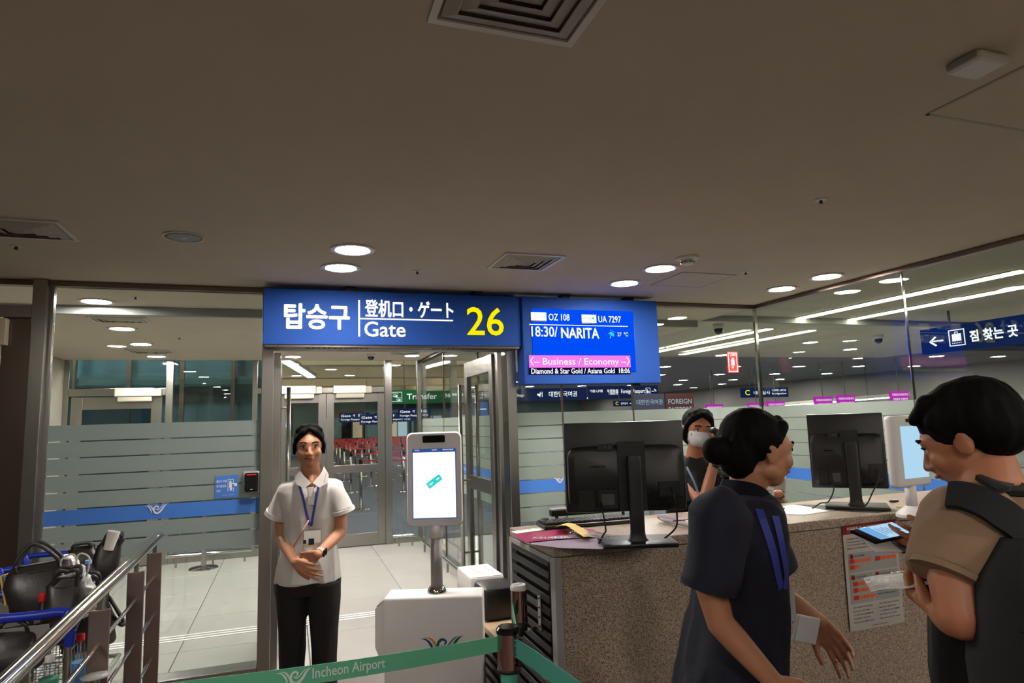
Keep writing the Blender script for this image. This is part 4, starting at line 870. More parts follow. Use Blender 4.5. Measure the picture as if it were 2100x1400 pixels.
for (u, v, n_) in ((.09, .345, 4), (.56, .35, 4), (.09, .40, 1), (.12, .56, 2), (.12, .62, 3), (.12, .69, 4)):
    pr_(u, v-.02, u+.085, v+.022, 'red_print', 'pictogram', .006); pt_('✕', u+.02, v-.01, u+.065, v+.012, 'white_paint')
    for k in range(n_): pr_(u+.1+k*.075, v-.014, u+.165+k*.075, v+.018, 'orange_print', 'pictogram', .006)
for k in range(4): pt_('폭발물류 인화성물질 산화성물질', .55, .575+k*.035, .88, .59+k*.035, 'dark_print')
for s0 in (.07, .55):
    for k in range(5): pt_(('· 위탁수하물 안내 및 보안검색', '· Please ask our staff for details', '· 기내반입 금지물품')[k % 3], s0, .775+k*.035, s0+.38-.06*(k % 2), .788+k*.035, 'dark_print')
pt_('Incheon Airport', .4, .965, .7, .98, 'poster_red')
# ------------------------------------------------------------------ face recognition kiosk at the gate
KX, KY = .70, 3.36
kk = thing('face_kiosk', 'pale face recognition kiosk with a bright screen on a round pole', 'kiosk', (KX, KY, 0))
def kat(px, py, D=3.3): return at(px, py, D)
tl, tr, bl_, br_ = kat(829, 889), kat(948, 883), kat(836, 1081), kat(950, 1074)
kr = (tr-tl); kr.z = 0; kw = .285; kr.normalize(); kn = V((0, 0, 1)).cross(kr); kn = -kn if kn.dot(CAM-tl) < 0 else kn
kc = (tl+tr+bl_+br_)/4; kh = ((tl.z+tr.z)-(bl_.z+br_.z))/2; ku = V((0, 0, 1))
def rr(c, ax, ay, a, b, rad, n_=8):                      # rounded rectangle outline
    out = []
    for qx, qy, a0 in ((1, 1, 0), (-1, 1, PI/2), (-1, -1, PI), (1, -1, 1.5*PI)):
        for k in range(n_+1):
            th = a0+k*PI/2/n_; out.append(V(c)+ax*(qx*(a-rad)+math.cos(th)*rad)+ay*(qy*(b-rad)+math.sin(th)*rad))
    return out
smo(MB().rings([rr(kc-kn*.06, kr, ku, kw/2-.02, kh/2-.02, .03), rr(kc-kn*.05, kr, ku, kw/2-.004, kh/2-.004, .03), rr(kc-kn*.012, kr, ku, kw/2, kh/2, .03), rr(kc, kr, ku, kw/2-.006, kh/2-.006, .028)]), 'head_unit', 'kiosk_white', kk)
sc2 = MB().obox(kc+kn*.001+ku*(-.022)+kr*(-.0), kr*.226, kn*.004, ku*.352).build('screen_frame', 'ui_blue', kk)
MB().obox(kc+kn*.0035+ku*(-.029), kr*.218, kn*.001, ku*.330).build('screen', 'screen_white', sc2)
MB().prism(rr(kc+kn*.0005+ku*(kh/2-.035), kr, ku, .058, .0185, .008, 4), kn*.003).build('camera_window', 'black_gloss', kk)
c = kc+kn*.0045; ca, sa = math.cos(.62), math.sin(.62); q1, q2 = kr*ca+ku*sa, -kr*sa+ku*ca
MB().obox(c+ku*-.012+kr*.0, q1*.082, kn*.0008, q2*.032, .0).build('pass_icon', 'screen_cyan', sc2)
MB().obox(c+ku*-.012-q1*.012+kn*.001, q1*.012, kn*.0006, q2*.004).build('pass_mark', 'screen_white', sc2); MB().obox(c+ku*-.012+q1*.022+kn*.001, q1*.016, kn*.0006, q2*.008).build('pass_mark', 'screen_white', sc2)
lettering('✈', c+ku*-.019-q1*.03+kn*.001, q1*.018, q2*.014, 'screen_white', sc2)
for s_, u0, u1 in (('게이트26', -.1, -.075), ('탑승안내', -.01, .015), ('2023-07-20 18:06:23', .045, .1)): lettering(s_, kc+kn*.003+ku*(.1445)+kr*u0, kr*(u1-u0), ku*.006, 'screen_white', sc2, .01)
pb, ptp = kat(893, 1212), kat(886, 1078); pz = .745
px_, py_ = kc.x-kn.x*.035, kc.y-kn.y*.035
MB().cyl((px_, py_, kc.z-kh/2-.06), (px_, py_, kc.z-kh/2+.01), .034, seg=32).build('collar', 'kiosk_white', kk, True)
MB().cyl((px_, py_, pz), (px_, py_, kc.z-kh/2-.05), .030, seg=32).build('pole', 'kiosk_grey', kk, True)
smo(MB().lathe([(.001, 0), (.048, 0), (.048, .012), (.036, .03), (.001, .03)], (px_, py_, pz), 32), 'pole_foot', 'chrome', kk)
x0, x1 = px_-.225, px_+.275
f0 = V((x0, py_-.10, 0)); ang = math.atan2(kr.y, kr.x); Rk = Matrix.Rotation(ang, 3, 'Z'); O = V((px_, py_, 0))
def kb_(a, b, bev, nm, m): 
    c = O+Rk @ ((V(a)+V(b))/2); d = V(b)-V(a); return smo(MB().obox(c, Rk @ V((d.x, 0, 0)), Rk @ V((0, d.y, 0)), V((0, 0, d.z)), bev, 4), nm, m, kk)
kb_((-.255, -.085, .0), (.235, .085, .745), .014, 'cabinet', 'kiosk_white')
b = MB().prism([O+Rk @ V(p) for p in ((-.305, -.05, .685), (-.305, -.05, .50), (-.25, -.05, .37), (-.25, -.05, .725))], Rk @ V((0, .12, 0))); b.build('side_bin', 'kiosk_white', kk)
MB().prism([O+Rk @ V(p) for p in ((-.30, -.045, .692), (-.252, -.045, .727), (-.252, .065, .727), (-.30, .065, .692))], (0, 0, .004)).build('bin_lid', 'kiosk_grey', kk)
mats_ = ('ui_blue_p', 'orange_p', 'green_p'); mat('ui_blue_p', (45, 45, 130), .5); mat('orange_p', (215, 140, 50), .5); mat('green_p', (10, 88, 95), .5)
emblem(O+Rk @ V((.03, -.0865, .505)), Rk @ V((.105, 0, 0)), V((0, 0, .105)), mats_, kk)
# desk behind the kiosk with a white and a black box
t = thing('side_desk', 'low desk with louvred base and pale wooden top beside the counter', 'desk', (1.0, 3.4, 0))
a = V((.90, 3.0, 0)); MB().box((.98, 2.98, .50), (1.25, 4.1, .53), .004).build('desk_top', 'wood', t); MB().box((1.0, 3.0, 0), (1.23, 4.08, .5)).build('body', 'black', t)
for k in range(9): MB().obox(V((.992, 3.54, .46-k*.05)), V((.014, 0, -.008)), V((0, 1.0, 0)), V((0, 0, .024))).build('slat', 'slat', t)
t = thing('gate_reader', 'dark gate reader box with a white printed cover standing on the low desk', 'reader', (1.0, 3.65, .53))
b1, b2 = V((.90, 3.28, .53)), V((1.14, 3.62, .725))
smo(MB().box((1.0, 3.45, .531), (1.2, 3.68, .70), .02), 'housing', 'black_plastic', t); smo(MB().box((.985, 3.68, .531), (1.185, 4.0, .71), .008), 'cover_box', 'kiosk_white', t)
MB().box((.99, 3.685, .711), (1.18, 3.995, .713)).build('notice_sheet', 'paper', t)
lettering('탑승권을 대주세요', (1.15, 3.73, .7135), (0, .22, 0), (-.03, 0, 0), 'ui_blue_p', t); lettering('CLOSED 사용중지', (1.08, 3.73, .7135), (0, .2, 0), (-.035, 0, 0), 'red_print', t)
# ------------------------------------------------------------------ queue barrier in front
def head_post(c, r_, h, lid, mt, t, tilt=0):
    smo(MB().cyl(c, c+V((0, 0, h)), r_, seg=32), 'belt_head', mt, t); smo(MB().lathe([(.001, 0), (r_*1.08, 0), (r_*1.08, .012), (r_*.9, .02), (.001, .02)], c+V((0, 0, h)), 32), 'lid', lid, t)
sp = at(1042, 1300, 2.2); sp.z = .895
t = thing('barrier_post', 'chrome barrier post head with black lid holding the green belt', 'queue post', (sp.x, sp.y, 0))
head_post(V((sp.x, sp.y, .765)), .038, .115, 'black_gloss', 'post_chrome', t)
MB().cyl((sp.x, sp.y, .755), (sp.x, sp.y, .766), .04, seg=32).build('lower_ring', 'black', t, True)
smo(MB().tube([(sp.x, sp.y, .02), (sp.x+.001, sp.y, .3), (sp.x, sp.y, .755)], .029, 24), 'pole_wrap', 'belt_teal', t); smo(MB().lathe([(.001, 0), (.16, 0), (.155, .012), (.05, .03), (.001, .03)], (sp.x, sp.y, 0), 40), 'base', 'chrome', t)
MB().box((sp.x+.02, sp.y-.042, .775), (sp.x+.035, sp.y-.02, .868)).build('belt_slot', 'black', t)
for k in range(5): smo(MB().ell((sp.x+.012, sp.y-.036, .79+k*.018), (.003, .003, .003), u=8, v=6), 'rivet', 'chrome', t)
# belts: long green one to the left (with print) and the short ones to the clip and to the right
def belt(label, pts, w_, m, group='green barrier belts'):
    t = thing('barrier_belt', label, 'belt', tuple(pts[0]), group); MB().tube(pts, 0, flat=(.002, w_, (0, 0, 1))).build('webbing', m, t); return t
A = V((sp.x-.038, sp.y, at(1017, 1323, 2.17).z)); lft = at(380, 1417, 1.62); dirb = lft-A; n_ = 14
def bpt(k): return A+dirb*k+V((0, 0, -.008*math.sin(PI*min(k, 1))))
bp = [bpt(k/n_*1.6) for k in range(n_+1)]
tb = belt('long green belt printed Incheon Airport across the bottom', bp, .05, 'belt_green')
bd = dirb.normalized(); bu = V((0, 0, 1)); nb = bd.cross(bu); nb = -nb if nb.dot(CAM-A) < 0 else nb
def onp(p): d = p-CAM; z = d.dot(fw); return 1050+FPX*d.dot(CR)/z, 700-FPX*d.dot(CU)/z
def belt_at(px): return bpt(min((abs(onp(bpt(k/300))[0]-px), k) for k in range(300))[1]/300)
p0, p1 = belt_at(640), belt_at(788); lettering('Incheon Airport', p0+nb*.0012-bu*.018, p1-p0, V((0, 0, .036)), 'white_print', tb, fat=.0004)
pe = belt_at(603); emblem(pe+nb*.0008-bu*.002, (p1-p0).normalized()*.05, V((0, 0, .045)), ('white_print',)*3, tb)
hp = at(1102, 1300, 2.42); hp = V((CX0-.075, CY0+.22, 0)); hz = .845
t = thing('belt_clip_post', 'chrome belt retractor mounted on the louvred counter end', 'belt retractor', (hp.x, hp.y, .72))
head_post(V((hp.x, hp.y, hz-.07)), .033, .125, 'white_metal', 'post_chrome', t); MB().cyl((hp.x, hp.y, hz-.11), (hp.x, hp.y, hz-.07), .030, .034, 28).build('lower_cup', 'black', t, True); MB().cyl((hp.x, hp.y, hz-.13), (hp.x, hp.y, hz-.11), .014, seg=16).build('nut', 'black', t, True)
lettering('✓', V((hp.x-.02, hp.y-.012, hz+.0755)), (.04, 0, 0), (0, .024, 0), 'ui_blue_p', t)
MB().obox(V((hp.x+.04, hp.y-.03, hz-.10)), V((.08, 0, 0)), V((0, .03, 0)), V((0, 0, .006))).build('bracket', 'chrome', t); MB().obox(V((CX0-.008, hp.y-.06, hz-.03)), V((.004, 0, 0)), V((0, .03, 0)), V((0, 0, .14)), .002).build('bracket', 'chrome', t)
for k in range(4): smo(MB().ell((CX0-.011, hp.y-.06, hz-.085+k*.037), (.003, .003, .003), u=8, v=6), 'screw', 'black', t)
belt('short twisted green belt end between the two post heads', [(sp.x+.036, sp.y+.01, .845), (sp.x+.06, sp.y+.08, .83), (hp.x-.04, hp.y-.03, .83), (hp.x-.03, hp.y-.02, .84)], .055, 'belt_green')
belt('teal belt running down right from the chrome post along the counter', [at(1058, 1328, 2.17), at(1100, 1356, 2.08), at(1150, 1392, 2.0), at(1230, 1450, 1.9)], .062, 'belt_teal')
# ------------------------------------------------------------------ people
def frame_from(fwd_, up=V((0, 0, 1))):
    f = V(fwd_).normalized(); r = f.cross(up).normalized(); u = r.cross(f).normalized(); return r, f, u
def head_mb(b, c, fwd_, up, s=1.0):
    """adds a head (chin to crown .225*s) to the builder; returns a local->world function and the frame"""
    r, f, u = frame_from(fwd_, up); R_ = Matrix((r, f, u)).transposed()
    W = lambda x, y, z: c+(r*x+f*y+u*z)*s
    E = lambda p, q, sg=20: b.ell(W(*p), [k*s for k in q], R_, sg, 14)
    E((0, -.018, .032), (.074, .094, .082)); E((0, .022, -.03), (.060, .070, .076)); E((0, .045, -.078), (.034, .036, .030)); E((0, .02, .01), (.068, .076, .07))
    for sx in (-1, 1):
        E((sx*.036, .062, -.028), (.026, .022, .028)); E((sx*.074, -.008, -.008), (.010, .020, .031)); E((sx*.078, -.012, .008), (.009, .014, .014)); E((sx*.012, .098, -.037), (.009, .010, .008)); E((sx*.042, .01, -.058), (.018, .036, .026))
        b.cap(W(sx*.012, .086, .024), .009*s, W(sx*.045, .076, .02), .008*s, 10)
    b.cap(W(0, .084, .012), .008*s, W(0, .105, -.028), .011*s, 10); E((0, .106, -.033), (.012, .012, .010))
    b.cap(W(-.018, .083, -.055), .0065*s, W(0, .092, -.054), .0075*s, 8); b.cap(W(.018, .083, -.055), .0065*s, W(0, .092, -.054), .0075*s, 8)
    b.cap(W(-.014, .084, -.065), .007*s, W(.014, .084, -.065), .007*s, 8)
    return W, R_
def face_parts(W, R_, s, parent, m='skin', gaze=0.0):
    for sx in (-1, 1):
        e = MB().ell(W(sx*.031, .073, .002), (.0135*s,)*3, u=16, v=10).build('eye', 'eye_white', parent, True)
        MB().ell(W(sx*.031+gaze, .0835, .001), (.0062*s, .0035*s, .0062*s), R_, 12, 8).build('iris', 'iris', e, True)
        MB().tube([W(sx*.018, .0865, .008), W(sx*.031, .0895, .0115), W(sx*.045, .080, .006)], .0022*s, 6).build('eyelid', 'hair', e, True)
        MB().tube([W(sx*.014, .094, .026), W(sx*.03, .092, .031), W(sx*.048, .080, .027)], .0035*s, 6).build('eyebrow', 'hair', parent, True)
    MB().tube([W(-.022, .086, -.0595), W(-.008, .0965, -.0585), W(.008, .0965, -.0585), W(.022, .086, -.0595)], .0042*s, 8).build('lips', 'lips', parent, True)
def hand_mb(b, wrist, d, n, side, curls=(20, 25, 30, 35), s=1.0, thumb=(.7, .35), spread=.06):
    """palm and five fingers: d wrist->knuckles, n palm normal (fingers curl toward it), side=+1 puts the thumb on d x n"""
    d = V(d).normalized(); n = (V(n)-d*V(n).dot(d)).normalized(); l = d.cross(n)*side; W = V(wrist)
    L = [(.042, .026, .020), (.046, .029, .021), (.043, .027, .020), (.033, .021, .017)]
    for k in range(4):
        off = (.030-.020*k)*s; kn_ = W+d*(.088-(.004 if k in (0, 3) else 0)-(.006 if k == 3 else 0))*s+l*off
        b.cap(W+l*off*.55+d*.008*s, .0135*s, kn_, .0105*s, 12); b.cap(W+l*off*.7+d*.03*s+n*.006*s, .013*s, kn_-d*.015*s+n*.005*s, .011*s, 12)
        dirk = (d+l*spread*(1.5-k)).normalized(); a = 0; p = kn_
        for q, (ln, f_) in enumerate(zip(L[k], (.9, 1.15, .8))):
            a += math.radians(curls[k])*f_; dd = (dirk*math.cos(a)+n*math.sin(a)).normalized(); p2 = p+dd*ln*s
            b.cap(p, (.0092-.0009*q)*s, p2, (.0084-.0010*q)*s, 10); p = p2
    t0 = W+d*.022*s+l*.022*s+n*.004*s; td = (d*.75+l*thumb[0]+n*thumb[1]).normalized(); t1 = t0+td*.042*s; td2 = (d*1.0+l*thumb[0]*.45+n*thumb[1]*1.3).normalized(); t2 = t1+td2*.033*s; t3 = t2+(d+l*thumb[0]*.15+n*thumb[1]*1.5).normalized()*.026*s
    b.cap(t0, .016*s, t1, .0115*s, 12); b.cap(t1, .0108*s, t2, .0095*s, 12); b.cap(t2, .0095*s, t3, .0075*s, 12); b.cap(t0-d*.0*s, .015*s, W+d*.055*s+l*.018*s, .012*s, 12)
def flatcone(b, p, rp, q, rq, seg=28): b.cyl(p, q, rp, rq, seg); b.ell(p, (rp,)*3, u=20, v=12)
def hairball(name, b, parent, vox=.006): return remeshed(b, name, 'hair', parent, vox, 3, .0025, (30, 30, 10))
def shoes(parent, feet, fdir):
    r, f, u = frame_from(fdir)
    for p in feet:
        p = V((p.x, p.y, 0)); secs = [(p-f*.09+u*.035, r*.026, u*.032), (p-f*.06+u*.042, r*.034, u*.04), (p+u*.04, r*.038, u*.038), (p+f*.07+u*.03, r*.044, u*.029), (p+f*.13+u*.022, r*.036, u*.021), (p+f*.155+u*.018, r*.016, u*.012)]
        smo(MB().loft(secs, 20, True, 2.4), 'shoe', 'shoe', parent)

# ---- gate attendant
D = 3.7
def A_(px, py, dd=0.0): return at(px, py, D+dd)
hc = A_(634, 912); toCam = CAM-hc; toCam.z = 0; toCam.normalize(); fa = (toCam+CR*.02); lr = V((0, 0, 1)).cross(fa).normalized()  # lr: image right
if lr.dot(CR) < 0: lr = -lr
t = thing('person', 'person in a white polo shirt and black trousers standing with hands folded in the gate', 'person', (A_(634, 1300).x, A_(634, 1300).y, 0))
b = MB(); W, R_ = head_mb(b, hc+V((0, 0, -.008)), fa+V((0, 0, -.05)), V((0, 0, 1)), 1.04)
nb_ = A_(640, 985); b.limb([(hc+V((0, 0, -.07)), .05), (nb_, .056), (nb_-V((0, 0, .06)), .08)])
b.cap(nb_+V((0, 0, .03)), .045, A_(639, 992, -.062), .036)
shL, shR = A_(591, 1008), A_(687, 1006); b.limb([(shL, .040), (nb_-V((0, 0, .06)), .05), (shR, .040)])
b.limb([(nb_-V((0, 0, .08)), .08), (A_(636, 1120), .09), (A_(634, 1178), .085)])
# arms
eL, wL = A_(577, 1103, -.02), A_(604, 1152, -.24); eR, wR = A_(699, 1090, -.02), A_(652, 1137, -.24)
b.limb([(shL, .045), (A_(576, 1060, -.0), .038), (eL, .034), (eL.lerp(wL, .35), .034), (wL, .0225)]); b.limb([(shR, .045), (A_(698, 1050, 0), .038), (eR, .034), (eR.lerp(wR, .35), .034), (wR, .0225)])
hand_mb(b, wL, A_(648, 1176, -.27)-A_(604, 1152, -.24), fw+V((0, 0, .0)), -1, (12, 16, 22, 26), .95, (.5, .1)); hand_mb(b, wR, A_(602, 1151, -.20)-wR, fw, 1, (8, 10, 14, 18), .92, (.3, .2))
legL, legR = A_(606, 1215), A_(660, 1215); kL, kR = A_(603, 1320), A_(662, 1320); fL, fR = V((kL.x, kL.y, .07)), V((kR.x, kR.y, .07))
b.limb([(A_(614, 1180), .06), (legL, .055), (kL, .05), (fL, .04)]); b.limb([(A_(652, 1180), .06), (legR, .055), (kR, .05), (fR, .04)])
remeshed(b, 'body', 'skin', t, .005, 3); face_parts(W, R_, 1.0, t)
shoes(t, [fL, fR], fa)
hb = MB(); hb.ell(W(0, -.040, .048), (.084, .090, .080), R_, 24, 16); hb.ell(W(0, -.06, -.01), (.07, .06, .07), R_, 20, 12)
for sx in (-1, 1): hb.limb([(W(sx*.006, .062, .098), .012), (W(sx*.034, .060, .080), .018), (W(sx*.060, .046, .050), .018), (W(sx*.074, .022, .012), .014), (W(sx*.077, .006, -.035), .010)], 10)
hb.limb([(W(-.055, .03, .088), .020), (W(-.03, .04, .104), .021), (W(0, .044, .110), .021), (W(.03, .04, .104), .021), (W(.055, .03, .088), .020)], 10)
hb.ell(W(0, -.12, .0), (.035, .03, .035), R_, 14, 10); hairball('hair', hb, t, .005)
b = MB(); fd_ = -fa
def ring(px, py, hw, hd, dd=0): c = A_(px, py, dd); return (c, lr*(hw/FPX*D), fd_*hd)
b.loft([ring(640, 983, 30, .055), ring(640, 987, 48, .068), ring(639, 992, 60, .08), ring(638, 1006, 64, .098), ring(637, 1030, 57, .115), ring(637, 1060, 52, .125), ring(636, 1095, 50, .122), ring(634, 1130, 56, .13), ring(632, 1160, 62, .138), ring(632, 1189, 65, .142)], 36, True, 2.3)
flatcone(b, A_(590, 1008), .056, A_(566, 1057, -.02), .064); flatcone(b, A_(687, 1006), .056, A_(705, 1048, -.02), .062)
sh = remeshed(b, 'shirt', 'white_fabric', t, .006, 4, .007, (11, 11, 4))
for p, q, rr_ in ((A_(569, 1051, -.02), A_(565.3, 1059, -.02), .066), (A_(703.5, 1043, -.02), A_(705.8, 1050, -.02), .064)): smo(MB().cyl(p, q, rr_, rr_+.001, 32), 'cuff', 'white_fabric', sh)
# collar, placket, buttons
cc_ = A_(639, 966, -.012)
for sx in (-1, 1):
    P = lambda a, bb, cz: cc_+lr*(sx*a)-fd_*0+(-fd_)*bb+V((0, 0, cz))
    pts_in = [P(.0, -.062, .038), P(.042, -.045, .040), P(.062, -.01, .034), P(.064, .035, .018), P(.046, .078, -.012), P(.004, .122, -.056)]
    pts_out = [P(.0, -.082, .004), P(.055, -.062, .004), P(.080, -.012, -.002), P(.092, .046, -.022), P(.082, .100, -.058), P(.040, .136, -.082)]
    bb = MB(); pi_, po_ = curve_pts(pts_in, 5), curve_pts(pts_out, 5); va = [bb.b.verts.new(p) for p in pi_]; vb = [bb.b.verts.new(p) for p in po_]
    for k in range(len(va)-1): bb.b.faces.new((va[k], va[k+1], vb[k+1], vb[k]))
    bmesh.ops.solidify(bb.b, geom=bb.b.faces[:], thickness=.004)
    co_ = smo(bb, 'collar', 'white_fabric', sh)
    if sx > 0: lettering('Airport Incheon', P(.070, .104, -.058)+(-fd_)*.003, lr*.012+V((0, 0, .048))+fd_*.02, lr*-.010, 'dark_print', co_)
fc = A_(638, 1012, -.13)
smo(MB().obox(A_(637.5, 1017, -.122), lr*.034, fd_*.006, V((0, 0, .10)), .002), 'placket', 'white_fabric', sh)
MB().cyl(A_(637, 1016, -.128), A_(637, 1016, -.124), .005, seg=12).build('button', 'white_metal', sh)
# lanyard with badge and pen
sb = surface(sh)
ly = strap_on(sb, [(614, 996), (622, 1022), (629, 1056), (635, 1076)], .013, .0008, .004, 3.58).build('lanyard', 'lanyard_blue', t)
ly2 = strap_on(sb, [(654, 993), (648, 1022), (641, 1060), (638, 1078)], .013, .0008, .004, 3.58).build('lanyard', 'lanyard_blue', t)
MB().obox(A_(636, 1083, -.15), lr*.010, fa*.006, V((0, 0, .022))).build('clasp', 'chrome', ly2)
bc = A_(640.5, 1103, -.165); MB().obox(bc, lr*.098, fa*.003, V((0, 0, .095)), .004, 2).build('badge_holder', 'plastic_clear', ly2)
MB().obox(bc+fa*.002+V((0, 0, .008)), lr*.088, fa*.001, V((0, 0, .066))).build('badge_card', 'paper', ly2); MB().obox(bc+fa*.003+V((0, 0, -.036)), lr*.045, fa*.001, V((0, 0, .014))).build('badge_strip', 'yellow_paper', ly2)
for a, c_, w_, h_ in ((-.005, -.018, .03, .034), (-.04, -.016, .016, .02)): MB().obox(bc+fa*.0035+lr*a+V((0, 0, c_)), lr*w_, fa*.001, V((0, 0, h_))).build('badge_mark', 'black', ly2)
MB().cyl(A_(633, 1067, -.165), A_(602, 1121, -.15), .0045, seg=10).build('pen', 'pink_plastic', ly2, True)
wb_ = wR.lerp(eR, .1); wd = (wR-eR).normalized(); smo(MB().cyl(wb_-wd*.011, wb_+wd*.011, .0265, .026, 28), 'watch_strap', 'pink_plastic', t); smo(MB().obox(wb_+lr*.024+fa*.012, (lr+fa*.5).normalized()*.009, wd*.034, V((0, 0, 1)).cross(lr)*.0+V((0, 0, .034)), .003), 'watch', 'black_gloss', t)
# trousers
b = MB()
b.loft([ring(632, 1172, 58, .12), ring(632, 1190, 65, .13), ring(632, 1213, 64, .115)], 32, True, 2.2)
def leg(x0_, x1_, x2_, w0, w1, w2):
    pts = [(A_(x0_, 1190), w0/FPX*D, .115), (A_(x0_, 1225), w0/FPX*D*.98, .11), (A_(x1_, 1290), w1/FPX*D, .085), (A_(x2_, 1362), w2/FPX*D, .08)]
    pe_ = pts[-1][0]; pts.append((V((pe_.x, pe_.y, .045)), w2/FPX*D*1.05, .09)); b.loft([(c, lr*w_, fd_*h_) for c, w_, h_ in pts], 28, True, 2.2)
leg(599, 600, 599, 32, 28, 24.5); leg(665, 665, 666, 32.5, 28, 24.5)
remeshed(b, 'trousers', 'black_fabric', t, .007, 3, .004, (10, 10, 3))

# ---- person on the phone behind the counter
D = 3.78
hc = at(1431, 880, D); toC = (CAM-hc); toC.z = 0; toC.normalize(); rI = V((0, 0, 1)).cross(toC); rI = rI if rI.dot(CR) > 0 else -rI
t = thing('person', 'person in black with a face mask holding a black phone handset behind the counter', 'person', (hc.x, hc.y, 0))
b = MB(); hf = toC+rI*.35+V((0, 0, -.12)); W, R_ = head_mb(b, hc, hf, V((0, 0, 1))+rI*.1, 1.0)
nk = at(1424, 943, D+.03); b.limb([(hc+V((0, 0, -.06)), .05), (nk, .055), (nk-V((0, 0, .08)), .08)])
s1, s2 = at(1382, 985, D), at(1470, 985, D+.1); b.limb([(s1, .05), (nk-V((0, 0, .05)), .06), (s2, .05)]); b.limb([(nk-V((0, 0, .1)), .09), (at(1425, 1180, D+.05), .11)])
e1 = at(1442, 1035, D-.18); w1 = at(1471, 925, D-.10); b.limb([(at(1412, 1000, D-.05), .045), (e1, .034), (e1.lerp(w1, .4), .033), (w1, .023)])
hand_mb(b, w1, (at(1470, 880, D-.1)-w1), (hc-w1), 1, (50, 55, 60, 60), .95, (.5, .6))
lg = [at(1400, 1250, D+.05), at(1455, 1250, D+.08)]; b.limb([(at(1425, 1190, D+.05), .11), (lg[0], .07), (V((lg[0].x, lg[0].y, .08)), .04)]); b.limb([(at(1430, 1190, D+.05), .1), (lg[1], .07), (V((lg[1].x, lg[1].y, .08)), .04)])
remeshed(b, 'body', 'skin_far', t, .006, 3); face_parts(W, R_, 1.0, t); shoes(t, lg, toC)
hb = MB(); hb.ell(W(0, -.03, .042), (.084, .094, .083), R_, 24, 16); hb.ell(W(0, -.07, -.03), (.072, .055, .08), R_, 20, 12)
for sx in (-1, 1): hb.limb([(W(sx*.01, .062, .094), .018), (W(sx*.05, .052, .07), .02), (W(sx*.074, .02, .02), .016), (W(sx*.076, -.01, -.05), .016)], 10)
hb.limb([(W(-.055, .03, .088), .020), (W(-.03, .04, .104), .021), (W(0, .044, .110), .021), (W(.03, .04, .104), .021), (W(.055, .03, .088), .020)], 10)
hairball('hair', hb, t)
mk = MB(); mk.loft([(W(0, .03, -.005), R_ @ V((.062, 0, 0)), R_ @ V((0, .074, .0))), (W(0, .035, -.03), R_ @ V((.063, 0, 0)), R_ @ V((0, .088, 0))), (W(0, .034, -.06), R_ @ V((.060, 0, 0)), R_ @ V((0, .084, 0))), (W(0, .03, -.092), R_ @ V((.042, 0, 0)), R_ @ V((0, .056, 0)))], 28, True, 2.2); smo(mk, 'face_mask', 'mask', t, 80)
b = MB(); rg = lambda px, py, hw, hd, dd=0: (at(px, py, D+dd), rI*(hw/FPX*D), toC*hd)
b.loft([rg(1424, 936, 22, .055, .03), rg(1425, 952, 44, .075, .03), rg(1427, 972, 66, .10, .03), rg(1427, 1010, 64, .12, .04), rg(1427, 1060, 58, .125, .05), rg(1427, 1120, 56, .125, .05), rg(1427, 1190, 64, .14, .05)], 32, True, 2.3)
flatcone(b, s1, .075, at(1398, 1040, D-.1), .075); flatcone(b, at(1432, 985, D-.02), .08, at(1436, 1018, D-.11), .056)
sh = remeshed(b, 'shirt', 'dark_fabric', t, .008, 4, .007, (11, 11, 5))
b = MB(); b.loft([rg(1427, 1180, 62, .13, .05), rg(1427, 1210, 64, .135, .05)], 28); 
for p in lg: b.limb([(p+V((0, 0, .1)), .09), (V((p.x, p.y, .5)), .07), (V((p.x, p.y, .06)), .055)])
remeshed(b, 'trousers', 'black_fabric', t, .01, 3)
for x0_, x1_ in ((1408, 1436), (1452, 1463)): MB().tube(curve_pts([at(x0_, 957, D-.08), at((x0_+x1_)/2, 985, D-.13), at(x1_, 1022 if x0_ < 1430 else 1010, D-.15)], 5), 0, flat=(.012, .002, toC)).build('lanyard', 'lanyard_pale', t)
th = thing('phone_handset', 'black telephone handset held to the ear beside the glass corner', 'telephone', tuple(at(1478, 925, D-.14)))
a, m_, c = at(1464, 882, D-.15), at(1480, 915, D-.17), at(1470, 952, D-.15); smo(MB().tube(curve_pts([a, m_, c], 8), .016, 12), 'grip', 'black_plastic', th); smo(MB().ell(a, (.028, .028, .02)), 'earpiece', 'black_plastic', th); smo(MB().ell(c, (.026, .026, .02)), 'mouthpiece', 'black_plastic', th)
cp = [c.lerp(V((at(1500, 1040, D-.2).x, at(1500, 1040, D-.2).y, CT+.03)), k/70)+V((math.cos(k*1.1)*.008, math.sin(k*1.1)*.008, 0)) for k in range(71)]
smo(MB().tube(cp, .0025, 6), 'coiled_cord', 'black', th)
pb_ = cp[-1]; ph = thing('desk_phone', 'black desk telephone base between the phone user and the walker', 'telephone', (pb_.x, pb_.y, CT)); smo(MB().prism([V((pb_.x-.08, pb_.y-.1, CT+.001)), V((pb_.x+.08, pb_.y-.1, CT+.001)), V((pb_.x+.08, pb_.y+.08, CT+.001)), V((pb_.x-.08, pb_.y+.08, CT+.001))], (0, 0, .05)), 'base', 'black_plastic', ph)
for i in range(3):
    for j in range(4): MB().box((pb_.x-.03+i*.025, pb_.y-.08+j*.025, CT+.051), (pb_.x-.012+i*.025, pb_.y-.063+j*.025, CT+.056)).build('key', 'kiosk_grey', ph)

